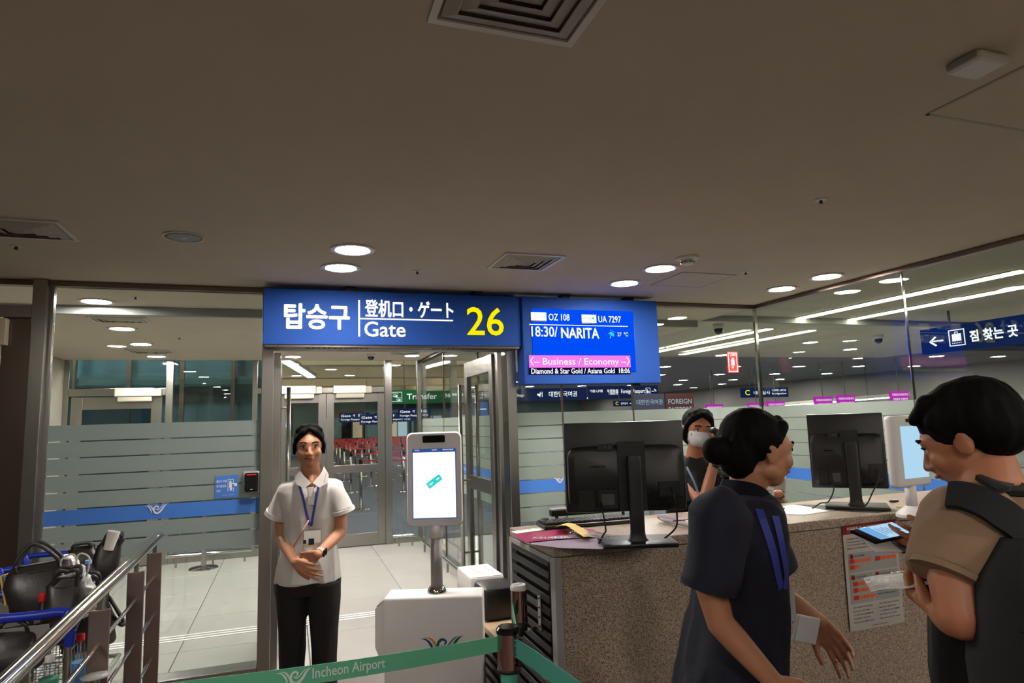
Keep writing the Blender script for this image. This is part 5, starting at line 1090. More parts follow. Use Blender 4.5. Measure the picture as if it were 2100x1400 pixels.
# ---- second clerk, mostly hidden by the walker
D = 4.02
hc = at(1545, 880, D); toC = (CAM-hc); toC.z = 0; toC.normalize(); rI = V((0, 0, 1)).cross(toC); rI = rI if rI.dot(CR) > 0 else -rI
t = thing('person', 'person behind the counter mostly hidden by the walker, only hands and crown showing', 'person', (hc.x, hc.y, 0))
b = MB(); W, R_ = head_mb(b, hc, toC+V((0, 0, -.35)), V((0, 0, 1)), 1.0); nk = at(1546, 950, D+.05); b.limb([(hc+V((0, 0, -.06)), .05), (nk, .055), (nk-V((0, 0, .08)), .08)])
s1, s2 = at(1500, 985, D), at(1592, 985, D); b.limb([(s1, .05), (nk-V((0, 0, .05)), .06), (s2, .05)]); b.limb([(nk-V((0, 0, .1)), .09), (at(1546, 1180, D+.05), .11)])
e2, w2 = at(1600, 1050, D-.05), at(1598, 1012, D-.45); b.limb([(s2, .045), (e2, .036), (w2, .023)]); hand_mb(b, w2, at(1572, 1022, D-.42)-w2, fw, 1, (25, 30, 35, 40), .9, (.3, .3))
e1, w1 = at(1495, 1050, D-.05), at(1545, 1018, D-.38); b.limb([(s1, .045), (e1, .036), (w1, .023)]); hand_mb(b, w1, at(1572, 1024, D-.42)-w1, fw, -1, (25, 30, 35, 40), .9, (.3, .3))
lg = [at(1520, 1250, D+.05), at(1575, 1250, D+.05)]
for p in lg: b.limb([(at(1546, 1190, D+.05), .1), (p, .07), (V((p.x, p.y, .08)), .04)])
remeshed(b, 'body', 'skin_far', t, .006, 3); face_parts(W, R_, 1.0, t); shoes(t, lg, toC)
hb = MB(); hb.ell(W(0, -.03, .042), (.084, .094, .083), R_, 24, 16); hb.ell(W(0, -.07, -.02), (.07, .055, .075), R_, 20, 12)
hb.limb([(W(-.055, .03, .088), .020), (W(-.03, .04, .104), .021), (W(0, .044, .110), .021), (W(.03, .04, .104), .021), (W(.055, .03, .088), .020)], 10)
for sx in (-1, 1): hb.limb([(W(sx*.01, .058, .096), .016), (W(sx*.05, .05, .070), .020), (W(sx*.074, .02, .02), .015)], 10)
hairball('hair', hb, t)
b = MB(); b.loft([rg(1546, 948, 24, .06, .05), rg(1546, 962, 48, .075, .05), rg(1546, 980, 60, .10, .05), rg(1546, 1010, 56, .12, .05), rg(1546, 1060, 52, .125, .05), rg(1546, 1190, 56, .14, .05)], 32, True, 2.3)
flatcone(b, s1, .06, s1.lerp(V(e1), .8), .055); flatcone(b, s2, .06, s2.lerp(e2, .7), .055); remeshed(b, 'shirt', 'white_fabric', t, .008, 4, .006, (11, 11, 5))
b = MB(); b.loft([rg(1546, 1180, 56, .13, .05), rg(1546, 1210, 58, .135, .05)], 28)
for p in lg: b.limb([(p+V((0, 0, .1)), .085), (V((p.x, p.y, .5)), .07), (V((p.x, p.y, .06)), .055)])
remeshed(b, 'trousers', 'black_fabric', t, .01, 3)
wd = (w2-e2).normalized(); smo(MB().cyl(w2-wd*.02, w2-wd*.0, .026, .026, 24), 'watch_strap', 'black', t); smo(MB().obox(w2-wd*.01+rI*.026, rI*.008, wd*.03, V((0, 0, .03)), .003), 'watch', 'chrome', t)
bc = at(1577, 1015, D-.46); th = thing('id_badge', 'small printed badge card with a yellow edge held above the counter', 'badge', tuple(bc))
q = (rI+V((0, 0, -.12))).normalized(); MB().obox(bc, q*.055, toC*.002, V((0, 0, .085)), .002).build('card', 'paper', th); MB().obox(bc+V((0, 0, -.036))+toC*.002, q*.05, toC*.001, V((0, 0, .012))).build('strip', 'yellow_paper', th)
for k in range(4): MB().obox(bc+V((0, 0, .025-k*.014))+toC*.002, q*.035, toC*.0008, V((0, 0, .005))).build('print_line', 'grey_print', th)

# ---- walking person in navy
D = 1.95
hc = at(1558, 922, D); fh = CR.copy(); fh.z = 0; fh.normalize(); bk_ = V((-fh.y, fh.x, 0)); bk_ = bk_ if bk_.dot(fw) > 0 else -bk_   # away from the camera
t = thing('person', 'person in a navy polo walking right past the counter with a blue lanyard', 'person', (at(1500, 1390, D).x, at(1500, 1390, D).y, 0))
b = MB(); W, R_ = head_mb(b, hc, fh+bk_*.25+V((0, 0, -.1)), V((0, 0, 1))+fh*.12, 1.0)
nk = at(1528, 1005, D); b.limb([(hc+V((0, 0, -.06))-fh*.02, .05), (nk, .056), (at(1512, 1050, D), .085)])
nS, fS = at(1478, 1062, D-.17), at(1545, 1050, D+.19); b.limb([(nS, .05), (at(1510, 1055, D), .07), (fS, .05)]); b.limb([(at(1512, 1070, D), .09), (at(1510, 1250, D), .10), (at(1500, 1390, D), .12)])
e1, w1 = at(1478, 1278, D-.22), at(1588, 1400, D-.27); b.limb([(nS, .048), (at(1456, 1200, D-.2), .042), (e1, .037), (e1.lerp(w1, .3), .036), (w1, .026)]); hand_mb(b, w1, (w1-e1)+fh*.05, bk_, 1, (15, 20, 22, 25), .95, (.5, .2))
e2, w2 = at(1610, 1225, D+.16), at(1678, 1272, D+.12); b.limb([(fS, .046), (e2, .034), (e2.lerp(w2, .4), .033), (w2, .025)])
hand_mb(b, w2, at(1712, 1318, D+.1)-w2, -bk_-fh*.4+V((0, 0, -.3)), 1, (16, 22, 28, 32), 1.0, (.75, .3), .1)
k1, k2 = at(1470, 1560, D-.06), at(1560, 1570, D+.12); a1, a2 = V((k1.x-.22, k1.y-.0, .12)), V((k2.x+.05, k2.y, .08))
b.limb([(at(1480, 1400, D-.05), .09), (k1, .06), (a1, .04)]); b.limb([(at(1515, 1400, D+.08), .09), (k2, .06), (a2, .04)])
remeshed(b, 'body', 'skin', t, .005, 3); face_parts(W, R_, 1.0, t)
shoes(t, [a1, a2], fh)
hb = MB(); hb.ell(W(0, -.032, .040), (.086, .096, .086), R_, 24, 16); hb.ell(W(0, -.075, -.005), (.07, .06, .085), R_, 20, 12); hb.ell(W(0, -.145, -.01), (.04, .042, .042), R_, 16, 10)
for sx in (-1, 1): hb.limb([(W(sx*.01, .052, .096), .014), (W(sx*.046, .040, .074), .020), (W(sx*.070, .008, .035), .016), (W(sx*.074, -.02, .0), .012)], 10)
hairball('hair', hb, t, .005)
b = MB(); sg = lambda px, py, hw, hd, dd=0: (at(px, py, D+dd), fh*(hw/FPX*D), bk_*hd)
b.loft([sg(1520, 1008, 42, .07), sg(1516, 1022, 64, .13), sg(1511, 1045, 74, .19), sg(1510, 1085, 79, .215), sg(1512, 1140, 80, .21), sg(1513, 1200, 82, .20), sg(1510, 1260, 85, .20), sg(1502, 1330, 93, .205), sg(1492, 1400, 100, .21), sg(1489, 1450, 102, .21)], 40, True, 2.4)
flatcone(b, at(1480, 1062, D-.17), .082, at(1452, 1203, D-.205), .073); flatcone(b, at(1540, 1052, D+.18), .075, e2.lerp(fS, .3), .066)
sh = remeshed(b, 'shirt', 'navy_fabric', t, .006, 4, .010, (8, 8, 3.4))
for sx in (-1, 1):
    P = lambda a, bb, cz: at(1530, 1004, D)+bk_*(sx*a*1.15)+fh*bb+V((0, 0, cz))
    pi_, po_ = curve_pts([P(0, -.066, .035), P(.045, -.045, .035), P(.062, 0, .026), P(.05, .045, .0), P(.006, .088, -.05)], 5), curve_pts([P(0, -.088, -.01), P(.06, -.066, -.006), P(.085, .0, -.018), P(.078, .06, -.055), P(.045, .105, -.092)], 5)
    bb = MB(); va = [bb.b.verts.new(p) for p in pi_]; vb = [bb.b.verts.new(p) for p in po_]
    for k in range(len(va)-1): bb.b.faces.new((va[k], va[k+1], vb[k+1], vb[k]))
    bmesh.ops.solidify(bb.b, geom=bb.b.faces[:], thickness=.004); smo(bb, 'collar', 'navy_fabric', sh)
smo(MB().cyl(at(1454, 1192, D-.204), at(1451.5, 1206, D-.206), .0755, .0745, 36), 'cuff', 'navy_fabric', sh)
b = MB(); b.loft([sg(1498, 1380, 96, .18), sg(1496, 1470, 102, .19)], 32)
b.limb([(at(1475, 1430, D-.06), .115), (k1, .08), (V((a1.x, a1.y, .16)), .062)]); b.limb([(at(1520, 1430, D+.08), .115), (k2, .08), (V((a2.x, a2.y, .1)), .062)]); remeshed(b, 'trousers', 'navy_fabric', t, .009, 3, .004)
sb = surface(sh)
ly = strap_on(sb, [(1556, 1046), (1568, 1080), (1584, 1130), (1592, 1170), (1600, 1206)], .022, .001, .004, D-.06).build('lanyard', 'lanyard_blue', t)
strap_on(sb, [(1588, 1060), (1597, 1100), (1606, 1150), (1609, 1180), (1606, 1206)], .022, .001, .006, D-.03).build('lanyard', 'lanyard_blue', t)
bc = at(1610, 1238, D-.08); q1 = (fh*.9-bk_*.45).normalized(); MB().obox(bc, q1*.055, q1.cross(V((0, 0, 1)))*.004, V((0, 0, .095)), .003).build('badge', 'mask', t)
pc = at(1652, 1290, D+.06); th = thing('folded_paper', 'folded white paper carried in front by the person in navy', 'paper', tuple(pc)); q1 = (CR*.97-CU*.2).normalized(); q2 = (CU*.97+CR*.2).normalized(); nn = q1.cross(q2)
MB().obox(pc, q1*.075, nn*.003, q2*.085, .001).build('sheet', 'paper', th); MB().obox(pc+nn*.004+q1*.004, q1*.068, nn*.002, q2*.08, .001).build('flap', 'mask', th)

# ---- traveller at the right edge
D = 1.30
hc = at(1985, 900, 1.46); fh = (-CR*.86+fw*.5); fh.z = 0; fh.normalize(); rh = V((fh.y, -fh.x, 0)); hf = (-CR*.66+fw*.78); hf.z = 0; hf.normalize()          # rh: his right hand side
t = thing('person', 'person in a tan t-shirt with a black backpack holding phone and boarding pass', 'person', (at(2040, 1390, D).x, at(2040, 1390, D).y, 0))
b = MB(); W, R_ = head_mb(b, hc, hf+V((0, 0, -.38)), V((0, 0, 1))+hf*.3, .98)
nk = at(2035, 1003, 1.40); b.limb([(hc+V((0, 0, -.05))-fh*.03, .056), (nk, .062), (at(2050, 1060, 1.38), .09)])
nS, fS = at(1985, 1085, 1.26), at(2062, 1060, 1.60); b.limb([(nS, .055), (at(2050, 1070, 1.4), .09), (fS, .055)]); b.limb([(at(2060, 1100, 1.42), .11), (at(2070, 1400, 1.44), .12)])
eN, wN = at(1972, 1262, 1.19), at(1908, 1252, 1.36); wN = at(1934, 1260, 1.33)
b.limb([(nS, .058), (at(1962, 1190, 1.22), .049), (eN, .043), (eN.lerp(wN, .35), .041), (wN, .027)])
hand_mb(b, wN, at(1893, 1222, 1.42)-wN, V((0, 0, 1))+rh*.8, -1, (48, 56, 60, 62), 1.0, (.3, .8))
eF, wF = at(1960, 1200, 1.72), at(1925, 1105, 1.66); wF = at(1948, 1112, 1.55); b.limb([(fS, .052), (eF, .042), (wF, .028)]); hand_mb(b, wF, at(1868, 1122, 1.50)-wF, V((fw.x, fw.y, 0))*.8+V((0, 0, .45)), -1, (22, 30, 34, 38), .95, (.35, .5))
lg = [at(2020, 1500, 1.4), at(2100, 1500, 1.55)]
for p in lg: b.limb([(at(2065, 1420, 1.46), .12), (V((p.x, p.y, .5)), .065), (V((p.x, p.y, .08)), .045)])
remeshed(b, 'body', 'skin_man', t, .005, 3); face_parts(W, R_, .98, t); shoes(t, lg, fh)
hb = MB(); hb.ell(W(0, -.026, .046), (.090, .106, .088), R_, 26, 18); hb.ell(W(0, -.06, .005), (.080, .070, .065), R_, 20, 12)
for k in range(7): hb.limb([(W(-.054+.018*k, .03, .100), .022), (W(-.054+.018*k, .070, .074+.004*(k % 2)), .012)], 10)
for sx in (-1, 1): hb.limb([(W(sx*.072, .03, .05), .018), (W(sx*.076, .012, .015), .012)], 10)
hairball('hair', hb, t, .005)
b = MB()
def mg(px, py, dd, a, bb, tilt=0): return (at(px, py, dd), fh*a, rh*bb)
b.loft([mg(2040, 1000, 1.37, .075, .08), mg(2046, 1022, 1.38, .09, .14), mg(2056, 1055, 1.40, .115, .195), mg(2062, 1110, 1.42, .135, .215), mg(2066, 1190, 1.43, .135, .205), mg(2070, 1240, 1.44, .138, .20), mg(2070, 1268, 1.45, .13, .19)], 40, True, 2.4)
flatcone(b, at(1990, 1075, 1.265), .083, at(1950, 1186, 1.225), .072); flatcone(b, fS, .08, fS.lerp(eF, .6), .07)
sh = remeshed(b, 'shirt', 'tan_fabric', t, .006, 4, .010, (9, 9, 5))
smo(MB().cyl(at(1953, 1178, 1.227), at(1949, 1189, 1.224), .0745, .0735, 40), 'cuff', 'tan_fabric', sh)
b = MB(); b.loft([mg(2070, 1252, 1.45, .155, .215), mg(2072, 1385, 1.45, .155, .21), (V((at(2072, 1460, 1.46).x, at(2072, 1460, 1.46).y, .8)), fh*.14, rh*.19)], 28)
for p in lg: b.limb([(at(2065, 1440, 1.46), .12), (V((p.x, p.y, .5)), .085), (V((p.x, p.y, .08)), .07)])
remeshed(b, 'trousers', 'dark_fabric', t, .01, 3, .004)
# backpack: straps over the near shoulder, bag on the back
bp_ = thing('backpack', 'black backpack with wide straps on the traveller in tan', 'backpack', tuple(at(2130, 1290, 1.16)))
sb = surface(sh)
smo(strap_on(sb, [(2098, 1098), (2060, 1062), (2015, 1036), (1975, 1022), (1948, 1022)], .06, .005, .010, 1.25, 8), 'strap', 'dark_fabric', bp_, 50)
smo(MB().tube(curve_pts([at(1955, 1022, 1.30), at(1934, 1024, 1.33), at(1915, 1040, 1.37), at(1903, 1070, 1.40), at(1899, 1120, 1.42), at(1906, 1190, 1.43), at(1925, 1250, 1.41)], 8), [.018]*49, 12), 'strap', 'dark_fabric', bp_, 50)
smo(strap_on(sb, [(2094, 1020), (2070, 1003), (2045, 996), (2020, 1000)], .05, .005, .008, 1.40, 8), 'strap', 'dark_fabric', bp_, 50)
bc = at(2138, 1290, 1.16); zc = 1.11
smo(MB().loft([(V((bc.x, bc.y, zc-.28)), fh*.08, rh*.13), (V((bc.x, bc.y, zc-.24)), fh*.11, rh*.16), (V((bc.x, bc.y, zc)), fh*.12, rh*.165), (V((bc.x, bc.y, zc+.18)), fh*.10, rh*.155), (V((bc.x, bc.y, zc+.25)), fh*.05, rh*.11)], 32, True, 3), 'bag', 'dark_fabric', bp_, 60)
for k, (zz, sc_k) in enumerate(((zc+.12, 1.0), (zc-.12, 1.03))): MB().tube([V((bc.x, bc.y, zz))+fh*(.112*sc_k*math.cos(a))+rh*(.168*sc_k*math.sin(a)) for a in [2*PI*q/40 for q in range(41)]], .003, 6).build('seam_piping', 'black_plastic', bp_, True)
pk = V((bc.x, bc.y, zc-.14))-rh*.15; smo(MB().loft([(pk-V((0, 0, .10)), fh*.075, rh*.03), (pk, fh*.085, rh*.04), (pk+V((0, 0, .08)), fh*.085, rh*.042)], 24, True, 3), 'side_pocket', 'black_fabric', bp_, 60)
# things in his hands
pc = at(1813, 1092, 1.56); q1 = (at(1858, 1082, 1.56)-at(1768, 1100, 1.50)); q1 = q1.normalized()*.150; q2 = V((fw.x, fw.y, 0)).normalized()*math.cos(.26)+V((0, 0, math.sin(.26))); q2 = (q2-q1.normalized()*q2.dot(q1.normalized())).normalized(); nn = q1.normalized().cross(q2); nn = nn if nn.z > 0 else -nn
q2s = q2*.070
th = thing('mobile_phone', 'mobile phone with a lit blue screen held over the passport', 'phone', tuple(pc)); smo(MB().obox(pc, q1, nn*.008, q2s, .003), 'body', 'black_gloss', th)
s3 = MB().obox(pc+nn*.0045+q1*.06, q1*.80, nn*.0005, q2s*.88).build('screen', 'screen_pale', th); MB().obox(pc+nn*.005-q1*.25, q1*.22, nn*.0004, q2s*.86).build('screen_photo', 'phone_blue', s3); MB().obox(pc+nn*.005+q1*.27+q2s*.0, q1*.14, nn*.0004, q2s*.25).build('screen_panel', 'ui_blue', s3)
for k in range(4): MB().obox(pc+nn*.005+q1*(-.08+k*.07), q1*.012, nn*.0004, q2s*(.5-.1*(k % 2))).build('screen_text', 'ui_blue', s3)
pp = at(1836, 1112, 1.56); th = thing('passport', 'navy passport held open at a white page under the phone', 'passport', tuple(pp)); u1, u2 = CR*.115, (V((fw.x, fw.y, .3)).normalized()*.088); n3 = u1.normalized().cross(u2.normalized()); n3 = n3 if n3.z > 0 else -n3
MB().obox(pp+u1*.2-n3*.004, u1*.55, n3*.004, u2, .001).build('cover', 'passport', th); MB().obox(pp-u1*.32-n3*.003, u1*.55, n3*.002, u2*.95).build('page', 'paper', th); MB().cyl(pp+u1*.2, pp+u1*.2+n3*.0005, .014, seg=16).build('crest', 'grey_print', th)
L0, L1, L2, L3 = at(1770, 1185, 1.60), at(1786, 1213, 1.44), at(1912, 1198, 1.38), at(1900, 1165, 1.54)
th = thing('boarding_pass', 'white boarding pass held by the traveller in front of the poster', 'ticket', tuple(L1)); e1_, e2_ = L2-L1, L0-L1; n3 = e1_.cross(e2_).normalized(); n3 = n3 if n3.dot(CAM-L1) > 0 else -n3
bb = MB(); N_ = 8; rA = [bb.b.verts.new(L1.lerp(L2, k/N_)+n3*.002*math.sin(k*.9)) for k in range(N_+1)]; rB = [bb.b.verts.new(L0.lerp(L3, k/N_)+n3*.002*math.sin(k*.9)) for k in range(N_+1)]
for k in range(N_): bb.b.faces.new((rA[k], rA[k+1], rB[k+1], rB[k]))
bmesh.ops.solidify(bb.b, geom=bb.b.faces[:], thickness=.0006); smo(bb, 'ticket', 'ticket', th)
def tk(s_, u0, u1, v0, v1, m='dark_print'):
    o_ = L1.lerp(L2, u0).lerp(L0.lerp(L3, u0), v0)+n3*.007; r_ = L1.lerp(L2, u1).lerp(L0.lerp(L3, u1), v0)+n3*.007; u_ = L1.lerp(L2, u0).lerp(L0.lerp(L3, u0), v1)+n3*.007
    return lettering(s_, o_, r_-o_, u_-o_, m, th, .0, thick=0)
tk('BOARDING PASS', .45, .75, .78, .9, 'grey_print'); tk('NRT', .26, .38, .3, .5, 'grey_print'); tk('OZ 108', .45, .62, .3, .48, 'grey_print'); tk('26', .66, .72, .3, .5, 'grey_print'); tk('INCHEON  TOKYO', .26, .6, .6, .7, 'grey_print'); tk('18:30', .78, .9, .55, .7, 'grey_print')
for k in range(9): tk('|', .10+k*.008, .104+k*.008, .18, .75, 'grey_print')
# ------------------------------------------------------------------ handrail at the left
RX = -.57
t = thing('handrail', 'steel handrail with flat posts and thin rods at the lower left', 'handrail', (RX, 2.6, 0))
smo(MB().tube([(RX, 3.45, 1.115), (RX, 2.5, 1.095), (RX, 1.0, 1.06)], .021, 24), 'top_tube', 'chrome', t)
MB().ell((RX, 3.45, 1.115), (.021, .012, .021)).build('end_cap', 'steel', t, True)
for y in (3.36, 2.99, 2.47, 1.85):
    z = 1.06+(y-1)*.022; MB().box((RX-.03, y-.006, 0), (RX+.03, y+.006, z-.055), .003).build('flat_post', 'rail_post', t); MB().box((RX-.008, y-.005, z-.06), (RX+.008, y+.005, z-.015)).build('tube_bracket', 'steel', t)
    MB().box((RX-.05, y-.04, 0), (RX+.05, y+.04, .008), .002).build('base_plate', 'steel', t)
for z in (.93, .76, .58, .40, .22): smo(MB().cyl((RX, 3.40, z+.02), (RX, 1.2, z-.03), .007, seg=12), 'rod', 'chrome', t)
# ------------------------------------------------------------------ luggage carts with bags
def cart(px, py, D, label, ang=0):
    """handle centre at the picture point; the cart stands under it"""
    c = at(px, py, D); x, y, h = c.x, c.y, c.z; t = thing('luggage_cart', label, 'luggage cart', (x, y, 0), 'luggage carts by the handrail')
    W = lambda a, b_, z: (x+a, y+b_, z)
    smo(MB().tube(curve_pts([W(.11, -.01, h-.10), W(.115, -.01, h-.03), W(.09, -.0, h), W(0, 0, h), W(-.2, 0, h), W(-.235, -.01, h-.03), W(-.235, -.01, h-.10)], 6), .014, 14), 'handle_bar', 'cart_blue', t)
    for a in (.105, -.22): smo(MB().ell(W(a, -.005, h-.035), (.024, .022, .05)), 'grip_knob', 'cart_blue', t); smo(MB().tube([W(a, -.005, h-.08), W(a, .03, .5), W(a, .06, .12)], .012, 10), 'frame_tube', 'steel', t)
    zt, zb = h-.14, h-.34; x0, x1, y0, y1 = x-.2, x+.09, y+.02, y+.24
    b = MB(); 
    for z in (zt, zb): b.tube([(x0, y0, z), (x1, y0, z), (x1, y1, z), (x0, y1, z), (x0, y0, z)], .004, 6)
    for k in range(9):
        xa = x0+(x1-x0)*k/8; b.tube([(xa, y0, zt), (xa, y0, zb), (xa, y1, zb), (xa, y1, zt)], .0022, 5)
    for k in range(1, 6):
        ya = y0+(y1-y0)*k/6; b.tube([(x0, ya, zt), (x0, ya, zb), (x1, ya, zb), (x1, ya, zt)], .0022, 5)
    o = smo(b, 'wire_basket', 'chrome', t); o['kind'] = 'stuff'
    smo(MB().tube([W(.09, .06, .14), W(.09, .75, .16), W(-.19, .75, .16), W(-.19, .06, .14)], .014, 10), 'base_frame', 'steel', t)
    MB().box(W(-.17, .1, .145), W(.1, .72, .155)).build('deck', 'kiosk_grey', t)
    for a, b_ in ((.09, .1), (-.19, .1), (-.035, .72)): MB().cyl(W(a-.012, b_, .055), W(a+.012, b_, .055), .055, seg=20).build('wheel', 'black', t, True); MB().box(W(a-.004, b_-.01, .055), W(a+.004, b_+.01, .15)).build('wheel_fork', 'steel', t)
    MB().prism([W(-.15, .0, h-.03), W(.05, .0, h-.03), W(.05, .045, h-.14), W(-.15, .045, h-.14)], (0, .004, 0)).build('sign_panel', 'kiosk_grey', t)
    return t
cart(62, 1263, 2.0, 'nearest luggage cart with a red-capped bottle in its basket'); cart(85, 1213, 2.5, 'second luggage cart partly under a black leather bag'); cart(120, 1160, 2.95, 'third luggage cart with a blue end knob beside the white bag'); cart(150, 1133, 3.55, 'farthest luggage cart against the frosted glass')
def leather_bag(px, py, D, w_, h_, dp, label, lean=0, strap=((-.3, .9), (.3, .9), .7), m='leather'):
    c = at(px, py, D); t = thing('leather_bag', label, 'bag', (c.x, c.y, c.z-h_/2), 'black leather bags on the carts'); ax = V((1, .12, lean*.3)).normalized(); up = V((-lean, 0, 1)).normalized(); ay = up.cross(ax).normalized()
    b = MB(); secs = []
    for k, (v, a, d_) in enumerate(((-.5, .86, .8), (-.46, .97, 1), (-.2, 1.02, 1.05), (.15, .95, .85), (.38, .85, .5), (.5, .78, .32))): secs.append((c+up*(v*h_), ax*(w_/2*a), ay*(dp/2*d_)))
    for k in range(len(secs)): secs[k] = (secs[k][0]+ax*.008*math.sin(k*2.1+px), secs[k][1], secs[k][2])
    b.loft(secs, 32, True, 3.2); bd_ = smo(b, 'body', m, t, 60)
    MB().tube([secs[4][0]+secs[4][1]*math.cos(a)+secs[4][2]*math.sin(a)*1.02 for a in [2*PI*k/24 for k in range(25)]], .003, 6).build('piping', 'leather_handle', bd_, True)
    MB().loft([(secs[5][0]+up*.002, secs[5][1]*.9, secs[5][2]*.8), (secs[5][0]+up*.004, secs[5][1]*.88, secs[5][2]*.75)], 24, True, 3).build('opening', 'black', bd_)
    for s_ in (-1, 1):
        o_ = ay*(s_*dp*.17); p = [c+ax*(w_*.28)+up*(h_*.36)+o_, c+ax*(w_*.26)+up*(h_*.62)+o_*1.3, c+up*(h_*(.5+strap[2]*.55))+o_*(1.3+.5*s_), c-ax*(w_*.26)+up*(h_*.62)+o_*1.3, c-ax*(w_*.28)+up*(h_*.36)+o_]
        smo(MB().tube(curve_pts(p, 7), .0065, 8), 'handle', 'leather_handle', t)
    return t, c, ax, up, ay
leather_bag(92, 1205, 2.25, .22, .17, .16, 'bulging black leather bag with arched handle over the second cart', .25, strap=(0, 0, .8))
leather_bag(128, 1248, 2.12, .11, .20, .14, 'upright black leather bag right of the red-capped bottle', -.1, strap=(0, 0, .2))
leather_bag(175, 1262, 2.35, .17, .22, .15, 'black leather bag hanging by the handrail with a drooping strap', .1, strap=(0, 0, .3))
leather_bag(173, 1140, 2.95, .12, .09, .10, 'small black leather bag at the back of the third cart', .2, strap=(0, 0, .3))
leather_bag(217, 1152, 2.9, .11, .20, .12, 'tall black leather bag holding a rolled white paper', -.25, strap=(0, 0, .1))
leather_bag(30, 1330, 2.0, .14, .12, .14, 'black leather bag low in the nearest cart at the photo edge', .1, strap=(0, 0, .5))
t = thing('bag_strap', 'loose black strap hanging beside the flat handrail post', 'strap', tuple(at(230, 1220, 2.35)))
smo(MB().tube(curve_pts([at(222, 1222, 2.4), at(240, 1250, 2.4), at(254, 1276, 2.38), at(247, 1280, 2.37), at(232, 1262, 2.4), at(222, 1240, 2.42)], 6), .007, 8), 'strap', 'leather_handle', t)
def paper_roll(px, py, D, L_, label, tilt=(0, 0, 1), r_=.02, m='paper'):
    c = at(px, py, D); d = V(tilt).normalized(); t = thing('paper_roll', label, 'paper', tuple(c)); smo(MB().cyl(c-d*L_/2, c+d*L_/2, r_, r_*1.3, 20), 'roll', m, t); smo(MB().cyl(c+d*(L_/2-.002), c+d*(L_/2+.001), r_*1.2, r_*1.2, 20), 'roll_core', 'kiosk_grey', t)
paper_roll(228, 1108, 2.88, .08, 'white rolled paper sticking out of the tall black bag', (.25, 0, 1), .02)
def sack(px, py, D, w_, h_, label, m='plastic_bag', loops=True, seed=0):
    c = at(px, py, D); t = thing('plastic_bag', label, 'bag', (c.x, c.y, c.z-h_/2), 'plastic bags on the carts'); b = MB()
    b.loft([(c-V((0, 0, h_*.5)), V((w_*.36, 0, 0)), V((0, w_*.25, 0))), (c-V((0, 0, h_*.35)), V((w_*.5, 0, 0)), V((0, w_*.38, 0))), (c, V((w_*.46, 0, 0)), V((0, w_*.36, 0))), (c+V((w_*.06, 0, h_*.3)), V((w_*.26, 0, 0)), V((0, w_*.18, 0))), (c+V((w_*.15, 0, h_*.55)), V((w_*.06, 0, 0)), V((0, w_*.05, 0)))], 24)
    remeshed(b, 'body', m, t, .006, 1, .014, (26+seed, 26, 20))
    if loops:
        for s_ in (-1, 1): smo(MB().tube(curve_pts([c+V((s_*w_*.25, -.01, h_*.3)), c+V((s_*w_*.35, -.02, h_*.75)), c+V((s_*w_*.05, -.01, h_*.85)), c+V((-s_*w_*.05, 0, h_*.35))], 7), .003, 6), 'loop', 'white_fabric', t)
    return t
sack(128, 1172, 2.6, .13, .12, 'white plastic bag propped against the blue cart knob', loops=False)
sack(155, 1215, 2.2, .12, .15, 'clear white plastic bag with looped cord handles', seed=3)
sack(60, 1182, 2.26, .12, .06, 'crumpled printed paper bundle on top of the leather bag', 'paper', False, 5)
sack(208, 1180, 2.95, .06, .10, 'pale paper bag between the tall black bag and the handrail', 'paper', False, 8)
for k, (px, m) in enumerate(((24, 'yellow_paper'), (32, 'phone_p'), (40, 'poster_red'), (47, 'paper'), (53, 'orange_print'))):
    if m == 'phone_p' and m not in M: mat('phone_p', (60, 130, 150), .5)
    c = at(px, 1204+k, 2.25); tt = thing('brochure', ['yellow brochure standing in the open leather bag', 'teal brochure standing in the open leather bag', 'dark red brochure standing in the open leather bag', 'white brochure standing in the open leather bag', 'orange brochure standing in the open leather bag'][k], 'brochure', tuple(c), 'brochures in the leather bag')
    MB().obox(c, V((.006, .001, .0)), V((.02, .09, 0)), V((-.02, 0, .10))).build('sheet', m, tt)
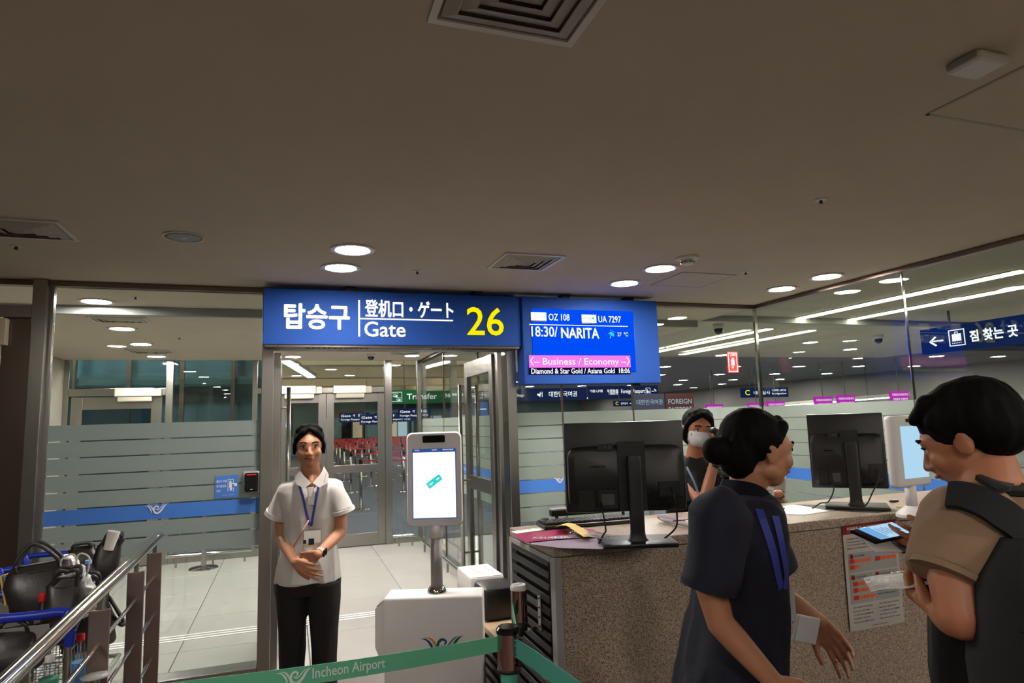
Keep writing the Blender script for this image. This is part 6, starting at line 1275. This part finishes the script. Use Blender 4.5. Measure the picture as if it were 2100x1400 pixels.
def bottle(px, py, D, h_, label, liquid, capm, labm=None, r_=.032):
    c = at(px, py, D); z0 = c.z-h_/2; t = thing('bottle', label, 'bottle', (c.x, c.y, z0), 'drink bottles in the carts'); p = V((c.x, c.y, z0))
    smo(MB().lathe([(.001, 0), (r_*.9, 0), (r_, .012), (r_, h_*.3), (r_*.93, h_*.4), (r_, h_*.5), (r_, h_*.62), (r_*.7, h_*.76), (r_*.4, h_*.86), (r_*.38, h_*.9), (.001, h_*.9)], p, 28), 'shell', 'plastic_clear', t)
    smo(MB().lathe([(.001, .004), (r_*.86, .004), (r_*.94, .014), (r_*.94, h_*.3), (r_*.88, h_*.4), (r_*.94, h_*.52), (.001, h_*.52)], p, 24), 'drink', liquid, t)
    if labm: smo(MB().lathe([(r_*1.01, h_*.34), (r_*1.02, h_*.35), (r_*1.02, h_*.52), (r_*1.01, h_*.53)], p, 28, caps=False), 'wrap_label', labm, t)
    smo(MB().lathe([(.001, h_*.88), (r_*.46, h_*.88), (r_*.46, h_*.985), (r_*.42, h_), (.001, h_)], p, 24), 'cap', capm, t); return t
bottle(85, 1284, 2.10, .21, 'cola bottle with red cap and label in the nearest cart', 'cola', 'red_plastic', 'red_plastic', .027)
bottle(180, 1180, 2.55, .12, 'clear bottle with a pale blue cap beside the blue knob', 'plastic_clear', 'blue_plastic', None, .026)
bottle(163, 1358, 2.1, .18, 'blue bottle with a red cap under the handrail', 'blue_plastic', 'red_plastic', None, .026)
bottle(100, 1392, 2.0, .14, 'green bottle at the bottom of the nearest cart', 'belt_green', 'white_metal', None, .028)
t = thing('price_tag', 'red and white printed box at the foot of the flat post', 'box', tuple(at(185, 1340, 2.5))); c = at(183, 1343, 2.5); MB().obox(c, V((.08, .0, .015)), V((0, .05, 0)), V((0, 0, .07)), .002).build('carton', 'paper', t); MB().obox(c+V((0, 0, .033)), V((.082, 0, .015)), V((0, .052, 0)), V((0, 0, .02))).build('stripe', 'red_print', t)
t = thing('round_lid', 'grey round lid lying under the lower end of the handrail', 'lid', tuple(at(196, 1385, 2.0))); MB().lathe([(.001, 0), (.04, 0), (.042, .004), (.02, .008), (.001, .007)], at(196, 1387, 2.0), 32).build('disc', 'kiosk_grey', t, True); MB().cyl(at(196, 1387, 2.0)-V((0, 0, .2)), at(196, 1387, 2.0), .012).build('stem', 'steel', t)
